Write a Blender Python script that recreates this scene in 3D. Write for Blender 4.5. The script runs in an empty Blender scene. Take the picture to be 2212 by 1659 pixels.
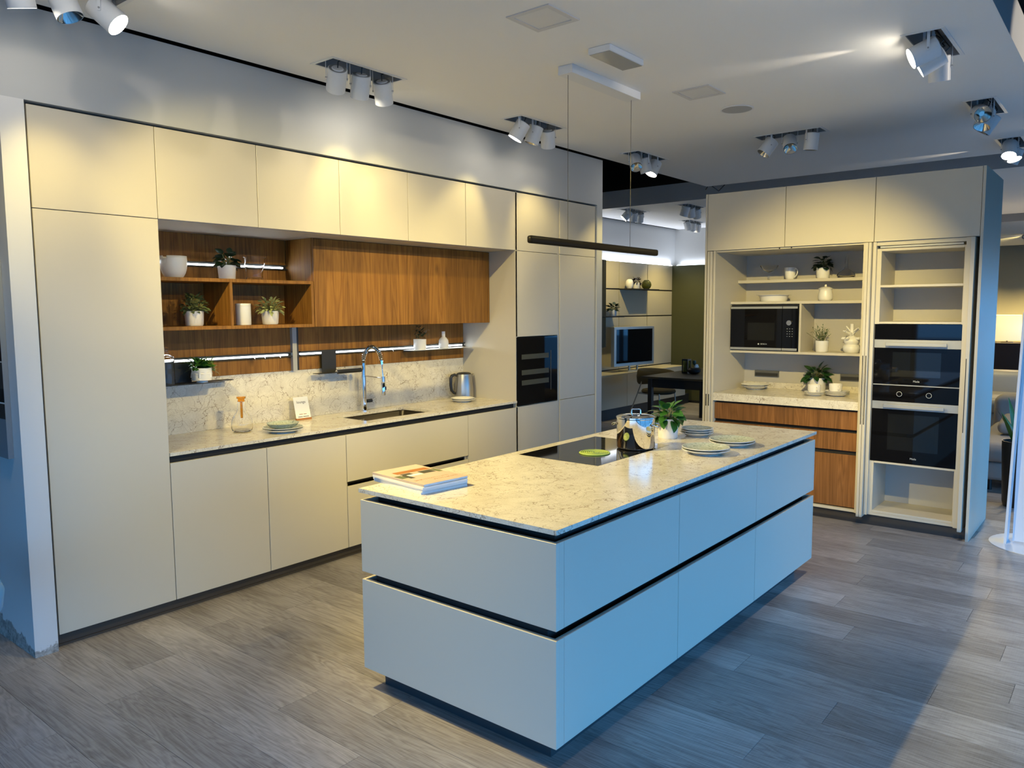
import bpy, bmesh, math, random
from mathutils import Vector, Matrix
random.seed(7)
S = bpy.context.scene
COL = S.collection
PI = math.pi

# ------------------------------------------------------------------ camera
CAM = Vector((-1.4407, -4.0635, 1.6568))
RV = Vector((0.63119357, -0.7756018, -0.00604416))
UV = Vector((0.07768628, 0.0554647, 0.99543383))
FV = Vector((0.77172503, 0.62878098, -0.09526258))
cd = bpy.data.cameras.new('camera'); co = bpy.data.objects.new('camera', cd); COL.objects.link(co)
cd.sensor_width = 36.0; cd.lens = 27.2141; cd.clip_start = 0.05; cd.clip_end = 200
co.matrix_world = Matrix(((RV.x, UV.x, -FV.x, CAM.x), (RV.y, UV.y, -FV.y, CAM.y), (RV.z, UV.z, -FV.z, CAM.z), (0, 0, 0, 1)))
S.camera = co

# ------------------------------------------------------------------ sky and exposure
SKY = 5.0
wd = bpy.data.worlds.new('sky'); S.world = wd; wd.use_nodes = True
bg = wd.node_tree.nodes['Background']
bg.inputs[0].default_value = (0.11, 0.44, 1.0, 1); bg.inputs[1].default_value = SKY
S.view_settings.view_transform = 'Standard'; S.view_settings.look = 'None'
S.view_settings.exposure = -0.12; S.view_settings.gamma = 1.0; S.view_settings.use_curve_mapping = False
WARM = (1.0, 0.78, 0.28)
NEUT = (1.0, 0.86, 0.66)

# ------------------------------------------------------------------ helpers
def aim(r, u, f): return (RV * r + UV * u + FV * f).normalized()

class MB:
    def __init__(s): s.v = []; s.f = []; s.sm = []
    def add(s, vs, fs, smooth=False):
        n = len(s.v); s.v += [tuple(p) for p in vs]; s.f += [tuple(i + n for i in q) for q in fs]; s.sm += [smooth] * len(fs); return s
    def box(s, x0, x1, y0, y1, z0, z1, c=0.0):
        x0, x1 = min(x0, x1), max(x0, x1); y0, y1 = min(y0, y1), max(y0, y1); z0, z1 = min(z0, z1), max(z0, z1)
        if c <= 0:
            return s.add([(x0, y0, z0), (x1, y0, z0), (x1, y1, z0), (x0, y1, z0), (x0, y0, z1), (x1, y0, z1), (x1, y1, z1), (x0, y1, z1)],
                         [(0, 3, 2, 1), (4, 5, 6, 7), (0, 1, 5, 4), (1, 2, 6, 5), (2, 3, 7, 6), (3, 0, 4, 7)])
        c = min(c, (x1 - x0) * .45, (y1 - y0) * .45, (z1 - z0) * .45)
        b = bmesh.new(); bmesh.ops.create_cube(b, size=1.0)
        for v in b.verts: v.co = Vector(((x0 + x1) / 2 + v.co.x * (x1 - x0), (y0 + y1) / 2 + v.co.y * (y1 - y0), (z0 + z1) / 2 + v.co.z * (z1 - z0)))
        bmesh.ops.bevel(b, geom=list(b.edges), offset=c, segments=1, affect='EDGES')
        return s.bm(b)
    def bm(s, b, smooth=False):
        b.verts.index_update()
        s.add([tuple(v.co) for v in b.verts], [tuple(v.index for v in f.verts) for f in b.faces], smooth); b.free(); return s
    def rbox(s, x0, x1, y0, y1, z0, z1, r, seg=4):
        b = bmesh.new(); bmesh.ops.create_cube(b, size=1.0)
        for v in b.verts: v.co = Vector(((x0 + x1) / 2 + v.co.x * (x1 - x0), (y0 + y1) / 2 + v.co.y * (y1 - y0), (z0 + z1) / 2 + v.co.z * (z1 - z0)))
        bmesh.ops.bevel(b, geom=list(b.edges), offset=r, segments=seg, profile=0.5, affect='EDGES')
        return s.bm(b, True)
    def tube(s, pts, r, n=12, cap=True, smooth=True):
        pts = [Vector(p) for p in pts]; rs = r if isinstance(r, (list, tuple)) else [r] * len(pts)
        t0 = (pts[1] - pts[0]).normalized(); a = Vector((0, 0, 1)) if abs(t0.z) < .9 else Vector((1, 0, 0))
        nx = t0.cross(a).normalized(); vs = []; fs = []
        for i, p in enumerate(pts):
            t = (pts[min(i + 1, len(pts) - 1)] - pts[max(i - 1, 0)]).normalized()
            nx = (nx - t * nx.dot(t)).normalized(); ny = t.cross(nx)
            for k in range(n):
                an = 2 * PI * k / n; vs.append(p + nx * math.cos(an) * rs[i] + ny * math.sin(an) * rs[i])
        for i in range(len(pts) - 1):
            for k in range(n): fs.append((i * n + k, i * n + (k + 1) % n, (i + 1) * n + (k + 1) % n, (i + 1) * n + k))
        s.add(vs, fs, smooth)
        if cap:
            m = len(s.v) - len(vs); s.f.append(tuple(m + k for k in range(n))[::-1]); s.sm.append(False)
            s.f.append(tuple(m + (len(pts) - 1) * n + k for k in range(n))); s.sm.append(False)
        return s
    def lathe(s, prof, c=(0, 0, 0), n=32, smooth=True, fn=None, cap=(True, True)):
        vs = []; fs = []; rows = []
        for (r, z) in prof:
            if r < 1e-5: rows.append([len(vs)] * n); vs.append((c[0], c[1], c[2] + z)); continue
            rows.append(list(range(len(vs), len(vs) + n)))
            for k in range(n):
                an = 2 * PI * k / n; rr = r if fn is None else fn(r, z, an)
                vs.append((c[0] + rr * math.cos(an), c[1] + rr * math.sin(an), c[2] + z))
        for i in range(len(prof) - 1):
            for k in range(n):
                q = (rows[i][k], rows[i][(k + 1) % n], rows[i + 1][(k + 1) % n], rows[i + 1][k]); u = tuple(dict.fromkeys(q))
                if len(u) > 2: fs.append(u)
        if prof[0][0] > 1e-4 and cap[0]: fs.append(tuple(rows[0])[::-1])
        if prof[-1][0] > 1e-4 and cap[1]: fs.append(tuple(rows[-1]))
        return s.add(vs, fs, smooth)
    def prism(s, poly, axis, a, b):
        # poly: 2D points in the other two axes order; extruded along axis between a and b
        n = len(poly); vs = []
        for t in (a, b):
            for (p, q) in poly:
                vs.append((t, p, q) if axis == 'x' else (p, t, q) if axis == 'y' else (p, q, t))
        fs = [tuple(range(n))[::-1], tuple(range(n, 2 * n))] + [(i, (i + 1) % n, n + (i + 1) % n, n + i) for i in range(n)]
        return s.add(vs, fs)
    def xf(s, M, start=0):
        s.v[start:] = [tuple(M @ Vector(p)) for p in s.v[start:]]; return s
    def mesh(s, name, off=None):
        me = bpy.data.meshes.new(name); vs = s.v if off is None else [(p[0] - off[0], p[1] - off[1], p[2] - off[2]) for p in s.v]
        me.from_pydata(vs, [], s.f); me.polygons.foreach_set('use_smooth', s.sm)
        b = bmesh.new(); b.from_mesh(me); bmesh.ops.recalc_face_normals(b, faces=b.faces); b.to_mesh(b and me); b.free()
        if any(s.sm): me.set_sharp_from_angle(angle=math.radians(42))
        me.update(); return me
    def build(s, name, m, parent=None, world=True):
        off = None
        if parent is not None and world:
            p = parent; off = Vector((0, 0, 0))
            while p: off += p.location; p = p.parent
        me = s.mesh(name, off); me.materials.append(m)
        o = bpy.data.objects.new(name, me); COL.objects.link(o); o.parent = parent; return o

def B(*a): return MB().box(*a)
def tag(o, label=None, cat=None, group=None, kind=None):
    if label: o['label'] = label
    if cat: o['category'] = cat
    if group: o['group'] = group
    if kind: o['kind'] = kind
    return o
def thing(name, loc, label, cat, group=None, rz=0.0):
    o = bpy.data.objects.new(name, None); COL.objects.link(o); o.location = loc; o.rotation_euler = (0, 0, rz); o.empty_display_size = .05
    return tag(o, label, cat, group)
def one(name, mb, m, label, cat, group=None):
    # a thing that is a single mesh; its origin goes to the base centre
    xs = [v[0] for v in mb.v]; ys = [v[1] for v in mb.v]; zs = [v[2] for v in mb.v]
    c = Vector(((min(xs) + max(xs)) / 2, (min(ys) + max(ys)) / 2, min(zs)))
    me = mb.mesh(name, c); me.materials.append(m); o = bpy.data.objects.new(name, me); COL.objects.link(o); o.location = c
    return tag(o, label, cat, group)
def struct(name, mb, m, parent=None):
    o = mb.build(name, m, parent)
    if parent is None: o['kind'] = 'structure'
    return o
def dup(o, parent=None, loc=None, rot=None):
    c = o.copy(); COL.objects.link(c); c.parent = parent
    if loc is not None: c.location = loc
    if rot is not None: c.rotation_euler = rot
    for ch in list(o.children): dup(ch, c)
    return c
def text_mb(txt, size, ext=0.0004):
    cu = bpy.data.curves.new('t', 'FONT'); cu.body = txt; cu.size = size; cu.extrude = ext; cu.align_x = 'CENTER'; cu.align_y = 'CENTER'; cu.resolution_u = 3
    o = bpy.data.objects.new('t', cu); me = bpy.data.meshes.new_from_object(o)
    mb = MB(); mb.add([tuple(v.co) for v in me.vertices], [tuple(p.vertices) for p in me.polygons])
    bpy.data.objects.remove(o); bpy.data.curves.remove(cu); bpy.data.meshes.remove(me); return mb

# ------------------------------------------------------------------ materials
def new_mat(name):
    m = bpy.data.materials.new(name); m.use_nodes = True; nt = m.node_tree; return m, nt, nt.nodes['Principled BSDF']
def mat(name, col, rough=0.5, metal=0.0, spec=None, emit=None, estr=0.0, trans=0.0, ior=None, coat=0.0, bump=0.0, bscale=60, var=0.0, vscale=3.0, alpha=None):
    m, nt, p = new_mat(name)
    p.inputs['Base Color'].default_value = (*col, 1); p.inputs['Roughness'].default_value = rough; p.inputs['Metallic'].default_value = metal
    if spec is not None: p.inputs['Specular IOR Level'].default_value = spec
    if emit: p.inputs['Emission Color'].default_value = (*emit, 1); p.inputs['Emission Strength'].default_value = estr
    if trans: p.inputs['Transmission Weight'].default_value = trans
    if ior: p.inputs['IOR'].default_value = ior
    if coat: p.inputs['Coat Weight'].default_value = coat
    if bump or var:
        tc = nt.nodes.new('ShaderNodeTexCoord'); ns = nt.nodes.new('ShaderNodeTexNoise')
        ns.inputs['Scale'].default_value = bscale if bump else vscale; ns.inputs['Detail'].default_value = 4
        nt.links.new(tc.outputs['Object'], ns.inputs['Vector'])
        if bump:
            bp = nt.nodes.new('ShaderNodeBump'); bp.inputs['Strength'].default_value = bump; bp.inputs['Distance'].default_value = .003
            nt.links.new(ns.outputs['Fac'], bp.inputs['Height']); nt.links.new(bp.outputs['Normal'], p.inputs['Normal'])
        if var:
            n2 = nt.nodes.new('ShaderNodeTexNoise'); n2.inputs['Scale'].default_value = vscale; n2.inputs['Detail'].default_value = 5
            nt.links.new(tc.outputs['Object'], n2.inputs['Vector'])
            mx = nt.nodes.new('ShaderNodeMix'); mx.data_type = 'RGBA'
            mx.inputs[6].default_value = (*[c * (1 - var) for c in col], 1); mx.inputs[7].default_value = (*[min(1, c * (1 + var)) for c in col], 1)
            nt.links.new(n2.outputs['Fac'], mx.inputs[0]); nt.links.new(mx.outputs[2], p.inputs['Base Color'])
    return m
class NT:
    def __init__(s, nt): s.nt = nt
    def n(s, t, **kw):
        nd = s.nt.nodes.new('ShaderNode' + t)
        for k, v in kw.items(): setattr(nd, k, v)
        return nd
    def l(s, a, b): s.nt.links.new(a, b)
    def math(s, op, a, b=None, c=None):
        nd = s.n('Math', operation=op)
        for i, x in enumerate((a, b, c)):
            if x is None: continue
            if isinstance(x, (int, float)): nd.inputs[i].default_value = x
            else: s.l(x, nd.inputs[i])
        return nd.outputs[0]
    def noise(s, vec, scale, detail=4, rough=.5, dist=0.0):
        nd = s.n('TexNoise'); nd.inputs['Scale'].default_value = scale; nd.inputs['Detail'].default_value = detail
        nd.inputs['Roughness'].default_value = rough; nd.inputs['Distortion'].default_value = dist; s.l(vec, nd.inputs['Vector']); return nd.outputs['Fac']
    def map(s, vec, sc=(1, 1, 1), loc=(0, 0, 0)):
        nd = s.n('Mapping'); nd.inputs['Scale'].default_value = sc; nd.inputs['Location'].default_value = loc; s.l(vec, nd.inputs['Vector']); return nd.outputs[0]
    def ramp(s, fac, stops):
        nd = s.n('ValToRGB'); e = nd.color_ramp.elements
        while len(e) < len(stops): e.new(.5)
        for i, (p, c) in enumerate(stops): e[i].position = p; e[i].color = (*c, 1) if len(c) == 3 else c
        s.l(fac, nd.inputs[0]); return nd.outputs[0]
    def mix(s, fac, a, b, blend='MIX'):
        nd = s.n('Mix', data_type='RGBA', blend_type=blend)
        for i, x in ((0, fac), (6, a), (7, b)):
            if isinstance(x, (int, float)): nd.inputs[i].default_value = x
            elif isinstance(x, tuple): nd.inputs[i].default_value = (*x, 1)
            else: s.l(x, nd.inputs[i])
        return nd.outputs[2]
    def bump(s, h, st, dist=.002):
        nd = s.n('Bump'); nd.inputs['Strength'].default_value = st; nd.inputs['Distance'].default_value = dist; s.l(h, nd.inputs['Height']); return nd.outputs[0]

def mat_wood(name, light, mid, dark, horiz='x', stave=0.17, rough=.42):
    # vertical grain along z; staves along the horizontal axis
    m, nt, p = new_mat(name); t = NT(nt)
    geo = t.n('NewGeometry').outputs['Position']
    sx = t.n('SeparateXYZ'); t.l(geo, sx.inputs[0])
    h = t.math('ADD', sx.outputs[0], sx.outputs[1])
    st = t.math('FLOOR', t.math('DIVIDE', t.math('ADD', h, t.math('MULTIPLY', t.noise(t.map(geo, (1.3, 1.3, .01)), 1.0, 0), .12)), stave))
    wn = t.n('TexWhiteNoise', noise_dimensions='1D'); t.l(st, wn.inputs['W'])
    off = t.n('CombineXYZ'); t.l(t.math('MULTIPLY', wn.outputs[0], 7.3), off.inputs[2]); t.l(t.math('MULTIPLY', wn.outputs[0], 3.1), off.inputs[0])
    va = t.n('VectorMath', operation='ADD'); t.l(geo, va.inputs[0]); t.l(off.outputs[0], va.inputs[1]); v = va.outputs[0]
    low = t.noise(t.map(v, (7, 7, .55)), 1.0, 3, .55, .6)
    rings = t.math('FRACT', t.math('MULTIPLY', low, 9.0))
    rings = t.math('ABSOLUTE', t.math('SUBTRACT', rings, .5))
    fine = t.noise(t.map(v, (130, 130, 2.2)), 1.0, 4, .65)
    g = t.math('ADD', t.math('MULTIPLY', rings, .42), t.math('ADD', t.math('MULTIPLY', fine, .75), .1))
    c = t.ramp(g, [(.22, dark), (.5, mid), (.8, light)])
    c = t.mix(1.0, c, t.ramp(wn.outputs[0], [(0, (.80, .78, .75)), (1, (1.10, 1.08, 1.05))]), 'MULTIPLY')
    vo = t.n('TexVoronoi'); vo.inputs['Scale'].default_value = 1.0; t.l(t.map(v, (5.3, 5.3, 2.7)), vo.inputs['Vector'])
    kn = t.ramp(vo.outputs['Distance'], [(.04, (1, 1, 1)), (.17, (0, 0, 0))])
    c = t.mix(t.math('MULTIPLY', kn, .8), c, tuple(x * .35 for x in dark))
    t.l(c, p.inputs['Base Color']); p.inputs['Roughness'].default_value = rough; p.inputs['Specular IOR Level'].default_value = .3
    t.l(t.bump(g, .12, .001), p.inputs['Normal']); return m

def mat_stone(name):
    m, nt, p = new_mat(name); t = NT(nt)
    geo = t.n('NewGeometry').outputs['Position']
    w = t.n('TexNoise'); w.inputs['Scale'].default_value = 5.0; w.inputs['Detail'].default_value = 6; t.l(geo, w.inputs['Vector'])
    ws = t.n('VectorMath', operation='SCALE'); t.l(w.outputs['Color'], ws.inputs[0]); ws.inputs['Scale'].default_value = .42
    va = t.n('VectorMath', operation='ADD'); t.l(geo, va.inputs[0]); t.l(ws.outputs[0], va.inputs[1]); v = va.outputs[0]
    def veins(sc, wd, seed):
        vo = t.n('TexVoronoi', feature='DISTANCE_TO_EDGE'); vo.inputs['Scale'].default_value = sc; t.l(t.map(v, (1, 1, 1), (seed, seed, seed)), vo.inputs['Vector'])
        return t.ramp(vo.outputs['Distance'], [(0, (1, 1, 1)), (wd, (0, 0, 0))])
    m1 = t.ramp(t.noise(geo, 6, 3, .6), [(.42, (0, 0, 0)), (.55, (1, 1, 1))])
    m2 = t.ramp(t.noise(t.map(geo, (1, 1, 1), (3, 5, 1)), 9, 3, .6), [(.42, (0, 0, 0)), (.56, (1, 1, 1))])
    a = t.math('MULTIPLY', t.math('MULTIPLY', veins(7, .016, 1.7), m1), .85)
    b = t.math('MULTIPLY', t.math('MULTIPLY', veins(17, .032, 4.2), m2), .75)
    vv = t.math('MINIMUM', t.math('ADD', a, b), 1.0)
    base = t.ramp(t.noise(geo, 14, 5, .6), [(.3, (.63, .585, .49)), (.7, (.74, .70, .60))])
    sp = t.ramp(t.noise(geo, 160, 2, .6), [(.35, (.90, .89, .87)), (.6, (1.03, 1.03, 1.03))])
    base = t.mix(1.0, base, sp, 'MULTIPLY')
    c = t.mix(vv, base, (.20, .135, .075))
    t.l(c, p.inputs['Base Color']); p.inputs['Roughness'].default_value = .16; return m

def mat_plank(name):
    m, nt, p = new_mat(name); t = NT(nt)
    oi = t.n('ObjectInfo'); tc = t.n('TexCoord'); rnd = oi.outputs['Random']
    off = t.n('CombineXYZ'); t.l(t.math('MULTIPLY', rnd, 37.0), off.inputs[0]); t.l(t.math('MULTIPLY', rnd, 91.0), off.inputs[1])
    va = t.n('VectorMath', operation='ADD'); t.l(tc.outputs['Object'], va.inputs[0]); t.l(off.outputs[0], va.inputs[1]); v = va.outputs[0]
    low = t.noise(t.map(v, (7.5, .7, 1)), 1.0, 4, .55, .5)
    ring = t.math('ABSOLUTE', t.math('SUBTRACT', t.math('FRACT', t.math('MULTIPLY', low, 17.0)), .5))
    fine = t.noise(t.map(v, (120, 4.5, 1)), 1.0, 4, .7)
    saw = t.noise(t.map(v, (8, 210, 1)), 1.0, 2, .6)
    blot = t.noise(t.map(v, (5, 1.3, 1)), 1.0, 3, .5)
    g = t.math('ADD', t.math('MULTIPLY', ring, .42), t.math('MULTIPLY', fine, .62))
    g = t.math('ADD', g, t.math('MULTIPLY', saw, .16)); g = t.math('ADD', g, t.math('MULTIPLY', t.math('SUBTRACT', blot, .5), .55))
    c = t.ramp(g, [(.22, (.165, .145, .13)), (.5, (.33, .305, .285)), (.85, (.50, .475, .45))])
    c = t.mix(1.0, c, t.ramp(rnd, [(0, (.72, .71, .72)), (1, (1.2, 1.2, 1.2))]), 'MULTIPLY')
    t.l(c, p.inputs['Base Color']); t.l(t.ramp(g, [(.2, (.42,) * 3), (.8, (.3,) * 3)]), p.inputs['Roughness'])
    t.l(t.bump(g, .25, .001), p.inputs['Normal']); return m

def mat_brushed(name, col, rough, axis_scale, bump=.08):
    m, nt, p = new_mat(name); t = NT(nt); tc = t.n('TexCoord')
    n = t.noise(t.map(tc.outputs['Object'], axis_scale), 1.0, 3, .6)
    p.inputs['Base Color'].default_value = (*col, 1); p.inputs['Metallic'].default_value = 1; p.inputs['Roughness'].default_value = rough
    t.l(t.bump(n, bump, .001), p.inputs['Normal']); return m

def mat_pillar(name):
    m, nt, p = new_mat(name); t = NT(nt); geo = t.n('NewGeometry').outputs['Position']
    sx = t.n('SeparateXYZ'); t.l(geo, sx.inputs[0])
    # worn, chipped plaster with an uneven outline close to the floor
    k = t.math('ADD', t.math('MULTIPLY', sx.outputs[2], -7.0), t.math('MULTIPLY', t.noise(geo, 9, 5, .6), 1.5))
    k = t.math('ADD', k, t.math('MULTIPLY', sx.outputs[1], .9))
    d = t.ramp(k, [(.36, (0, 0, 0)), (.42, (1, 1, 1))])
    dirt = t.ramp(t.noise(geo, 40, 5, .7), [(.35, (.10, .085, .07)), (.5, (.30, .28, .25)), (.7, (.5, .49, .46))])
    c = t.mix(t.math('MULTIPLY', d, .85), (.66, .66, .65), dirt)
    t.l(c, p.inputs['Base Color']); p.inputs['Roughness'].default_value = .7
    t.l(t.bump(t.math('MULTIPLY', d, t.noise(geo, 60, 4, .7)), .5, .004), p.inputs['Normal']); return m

def mat_glaze(name):
    m, nt, p = new_mat(name); t = NT(nt); tc = t.n('TexCoord'); v = tc.outputs['Object']
    a = t.ramp(t.noise(v, 90, 5, .75), [(.4, (.33, .38, .31)), (.6, (.50, .54, .46))])
    s = t.ramp(t.noise(v, 38, 4, .7), [(.60, (1, 1, 1)), (.68, (.42, .46, .40))])
    t.l(t.mix(1.0, a, s, 'MULTIPLY'), p.inputs['Base Color']); p.inputs['Roughness'].default_value = .2; return m

M = {}
M['lacquer'] = mat('lacquer_greige', (.57, .53, .435), .42)
M['carcass'] = mat('carcass_greige', (.47, .445, .40), .55)
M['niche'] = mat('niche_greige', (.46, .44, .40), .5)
M['wall'] = mat('wall_paint', (.50, .51, .505), .75, bump=.05, bscale=120)
M['ceil'] = mat('ceiling_paint', (.86, .855, .84), .8)
M['raftside'] = mat('raft_edge_paint', (.56, .57, .58), .7)
M['void'] = mat('void_black', (.012, .012, .013), .9)
M['black'] = mat('black_recess', (.008, .008, .008), .6)
M['plinth'] = mat('plinth_brown', (.055, .047, .04), .45)
M['islplinth'] = mat('island_plinth', (.03, .04, .045), .4)
M['walnut'] = mat_wood('walnut', (.36, .170, .032), (.235, .102, .017), (.085, .032, .006), rough=.55)
M['walnut2'] = mat_wood('walnut_drawers', (.27, .125, .045), (.18, .080, .026), (.08, .034, .011), stave=.16)
M['stone'] = mat_stone('quartz_stone')
M['plank'] = mat_plank('laminate_plank')
M['floorbase'] = mat('floor_joint', (.05, .045, .04), .7)
M['pillar'] = mat_pillar('pillar_plaster')
M['steel'] = mat_brushed('brushed_steel', (.46, .44, .40), .36, (200, 200, 3))
M['steelsink'] = mat_brushed('sink_steel', (.17, .155, .135), .38, (120, 4, 120))
M['chrome'] = mat('chrome', (.75, .75, .75), .06, 1.0)
M['polished'] = mat('polished_steel', (.80, .78, .74), .045, 1.0)
M['alu'] = mat('aluminium', (.40, .41, .41), .5, .55)
M['profile'] = mat('profile_grey', (.42, .42, .40), .5)
M['bglass'] = mat('black_glass', (.004, .004, .005), .03, spec=.22)
M['hob'] = mat('hob_glass', (.006, .006, .007), .035, spec=.9)
M['ovenpane'] = mat('oven_window', (.008, .009, .010), .02, spec=.42)
M['white'] = mat('white_ceramic', (.80, .79, .76), .3)
M['whitematt'] = mat('white_matt', (.72, .71, .68), .6, bump=.15, bscale=220)
M['lampwhite'] = mat('lamp_white', (.78, .79, .80), .45)
M['housing'] = mat('housing_grey', (.30, .305, .31), .6)
M['blackplastic'] = mat('black_plastic', (.012, .012, .012), .35)
M['anthracite'] = mat('anthracite_metal', (.022, .021, .018), .45)
M['soil'] = mat('soil', (.03, .02, .012), .9, bump=.6, bscale=90)
M['leaf'] = mat('leaf_green', (.035, .13, .022), .28, var=.35, vscale=9)
M['leafdark'] = mat('leaf_dark', (.012, .032, .012), .4, var=.3, vscale=9)
M['leafdeep'] = mat('leaf_deep', (.015, .055, .014), .28, var=.35, vscale=9)
M['leafvar'] = mat('leaf_variegated', (.34, .38, .17), .4, var=.75, vscale=26)
M['leafvardark'] = mat('leaf_variegated_dark', (.10, .13, .05), .4, var=.85, vscale=30)
M['leaflime'] = mat('leaf_lime', (.15, .24, .03), .45, var=.3, vscale=9)
M['stem'] = mat('stem', (.16, .17, .06), .5)
M['glass'] = mat('clear_glass', (1, 1, 1), .0, trans=1.0, ior=1.22)
M['amber'] = mat('amber_glass', (.95, .42, .03), .05, trans=.75, ior=1.3)
M['glaze'] = mat_glaze('green_glaze')
M['platewhite'] = mat('plate_white', (.74, .735, .70), .22)
M['paper'] = mat('paper', (.75, .75, .73), .6)
M['cover'] = mat('cover_sand', (.55, .43, .35), .35, var=.2, vscale=6)
M['orange'] = mat('orange_brown', (.36, .14, .03), .4)
M['ink'] = mat('ink', (.03, .03, .05), .6)
M['rust'] = mat('ink_rust', (.30, .12, .06), .6)
M['olive'] = mat('dark_olive', (.05, .05, .03), .5)
M['lime'] = mat('lime_silicone', (.36, .47, .10), .4)
M['led'] = mat('led_strip', (1, 1, 1), .5, emit=(.88, .95, 1.0), estr=4.5)
M['lensOn'] = mat('lamp_lens_lit', (1, 1, 1), .3, emit=(1.0, .90, .72), estr=40.0)
M['reflector'] = mat('reflector', (.75, .73, .68), .12, 1.0)
M['clearacryl'] = mat('acrylic', (1, 1, 1), .02, trans=1.0, ior=1.2)
M['panelgrey'] = mat('socket_grey', (.10, .10, .095), .45)
M['greenwall'] = mat('green_wall', (.062, .066, .026), .6)
M['spandrel'] = mat('spandrel_dark', (.035, .04, .045), .7)
M['barblack'] = mat('bar_black', (.008, .007, .006), .35, spec=.08)
M['panelframe'] = mat('panel_frame', (.66, .65, .64), .6)
M['paneldiff'] = mat('panel_diffuser', (.74, .73, .71), .5)
M['sand'] = mat('sand_panel', (.46, .42, .31), .5)
M['chairfab'] = mat('chair_fabric', (.060, .050, .026), .9, bump=.6, bscale=180)
M['tablewood'] = mat('table_dark', (.045, .036, .02), .35)
M['tvsilver'] = mat('tv_silver', (.42, .42, .38), .35, .6)
M['olglass'] = mat('olive_glass', (.16, .17, .03), .05, trans=.6, ior=1.4)
M['sofa'] = mat('sofa_fabric', (.36, .33, .30), .9, bump=.6, bscale=260)
M['sofa2'] = mat('leather_beige', (.50, .46, .38), .5)
M['shade'] = mat('lamp_shade', (.8, .72, .5), .8, emit=(1.0, .78, .38), estr=1.1)
M['darkred'] = mat('dark_cabinet', (.016, .006, .005), .4)
M['yelwall'] = mat('cream_wall', (.62, .54, .36), .7)
M['bluechair'] = mat('blue_shell', (.10, .42, .78), .4)
M['standwhite'] = mat('stand_white', (.70, .72, .76), .35)
M['pavement'] = mat('pavement', (.22, .22, .22), .9)
M['knobsilver'] = mat('knob_silver', (.7, .7, .68), .25, 1.0)
M['dotgrey'] = mat('display_mark', (.5, .52, .52), .4)

# ================================================================== STRUCTURE
ZC = 3.065          # underside of the ceiling raft
FIX = {             # recessed spotlight fixtures in the kitchen raft: centre x, y, long axis
    'A': (0.035, -0.385, 'x'), 'B': (1.67, -0.385, 'x'), 'C': (3.36, -0.385, 'x'), 'D': (5.03, -0.395, 'x'),
    'L': (-0.42, -1.06, 'x'), 'E0': (1.67, -3.10, 'x'), 'E1': (-0.02, -3.10, 'x'), 'E': (3.36, -3.10, 'x'), 'F': (5.05, -3.11, 'x'), 'H': (6.60, -3.10, 'x'), 'G': (4.99, -1.75, 'y')}
FIX3 = {'N': (16.8, -2.2, 'x')}
FIX2 = {'M': (9.2, -1.95, 'x'), 'I': (8.42, 1.70, 'x'), 'J': (8.53, 0.86, 'x'), 'K': (10.29, 1.70, 'x')}
HL, HW = 0.265, 0.085
def holes(fx):
    r = []
    for cx, cy, ax in fx.values():
        r.append((cx - HL, cx + HL, cy - HW, cy + HW) if ax == 'x' else (cx - HW, cx + HW, cy - HL, cy + HL))
    return r
def raft(name, x0, x1, y0, y1, hl, th=.235):
    xs = sorted({x0, x1} | {h[0] for h in hl} | {h[1] for h in hl}); ys = sorted({y0, y1} | {h[2] for h in hl} | {h[3] for h in hl})
    mb = MB()
    for i in range(len(xs) - 1):
        for j in range(len(ys) - 1):
            cx, cy = (xs[i] + xs[i + 1]) / 2, (ys[j] + ys[j + 1]) / 2
            if any(h[0] < cx < h[1] and h[2] < cy < h[3] for h in hl): continue
            mb.add([(xs[i], ys[j], ZC), (xs[i + 1], ys[j], ZC), (xs[i + 1], ys[j + 1], ZC), (xs[i], ys[j + 1], ZC)], [(0, 3, 2, 1)])
    o = struct(name, mb, M['ceil'])
    e = MB(); t = .015
    e.box(x0, x1, y0, y0 + t, ZC + .001, ZC + th); e.box(x0, x1, y1 - t, y1, ZC + .001, ZC + th)
    e.box(x0, x0 + t, y0 + t, y1 - t, ZC + .001, ZC + th); e.box(x1 - t, x1, y0 + t, y1 - t, ZC + .001, ZC + th)
    struct('raft_edge', e, M['raftside'], o)
    struct('raft_top', B(x0 + t, x1 - t, y0 + t, y1 - t, ZC + th - .01, ZC + th), M['void'], o)
    return o
raft('ceiling', -3.4, 7.08, -3.44, -0.05, holes(FIX))
raft('ceiling_back_room', 8.0, 12.6, -3.44, 2.46, holes(FIX2))
raft('ceiling_lounge', 13.9, 19.8, -5.4, 2.46, holes(FIX3))
struct('ceiling_void', B(-3.7, 20.6, -5.7, 5.9, 4.3, 4.4), M['void'])

# floor: base slab and laminate planks that run along y
fb = struct('floor', B(-3.7, 20.6, -5.7, 5.9, -.12, -.004), M['floorbase'])
PW = .2163; X00 = .1137
known = {0: -.5, 1: -1.346, 2: -1.70, 4: -.44, 5: -3.005, 8: -2.69, 9: -3.445, 13: -2.812, 14: -3.422, 17: -2.694, 18: -3.24}
PLEN = 1.38; pm = {}
def plank_mesh(w, L):
    k = (round(w, 3), round(L, 3))
    if k not in pm:
        me = MB().box(-w / 2 + .0007, w / 2 - .0007, -L / 2 + .0007, L / 2 - .0007, -.0035, 0).mesh('plank'); me.materials.append(M['plank']); pm[k] = me
    return pm[k]
cand = []
for i in range(-17, 62):
    x = X00 + PW * (i + .5); o0 = known.get(i, (i * .531) % 1 * PLEN)
    ylo, yhi = -5.6, 4.0
    n = math.floor((ylo - o0) / PLEN)
    y = o0 + n * PLEN
    while y < yhi:
        cand.append((x, y + PLEN / 2)); y += PLEN
near = []; rest = MB()
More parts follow.
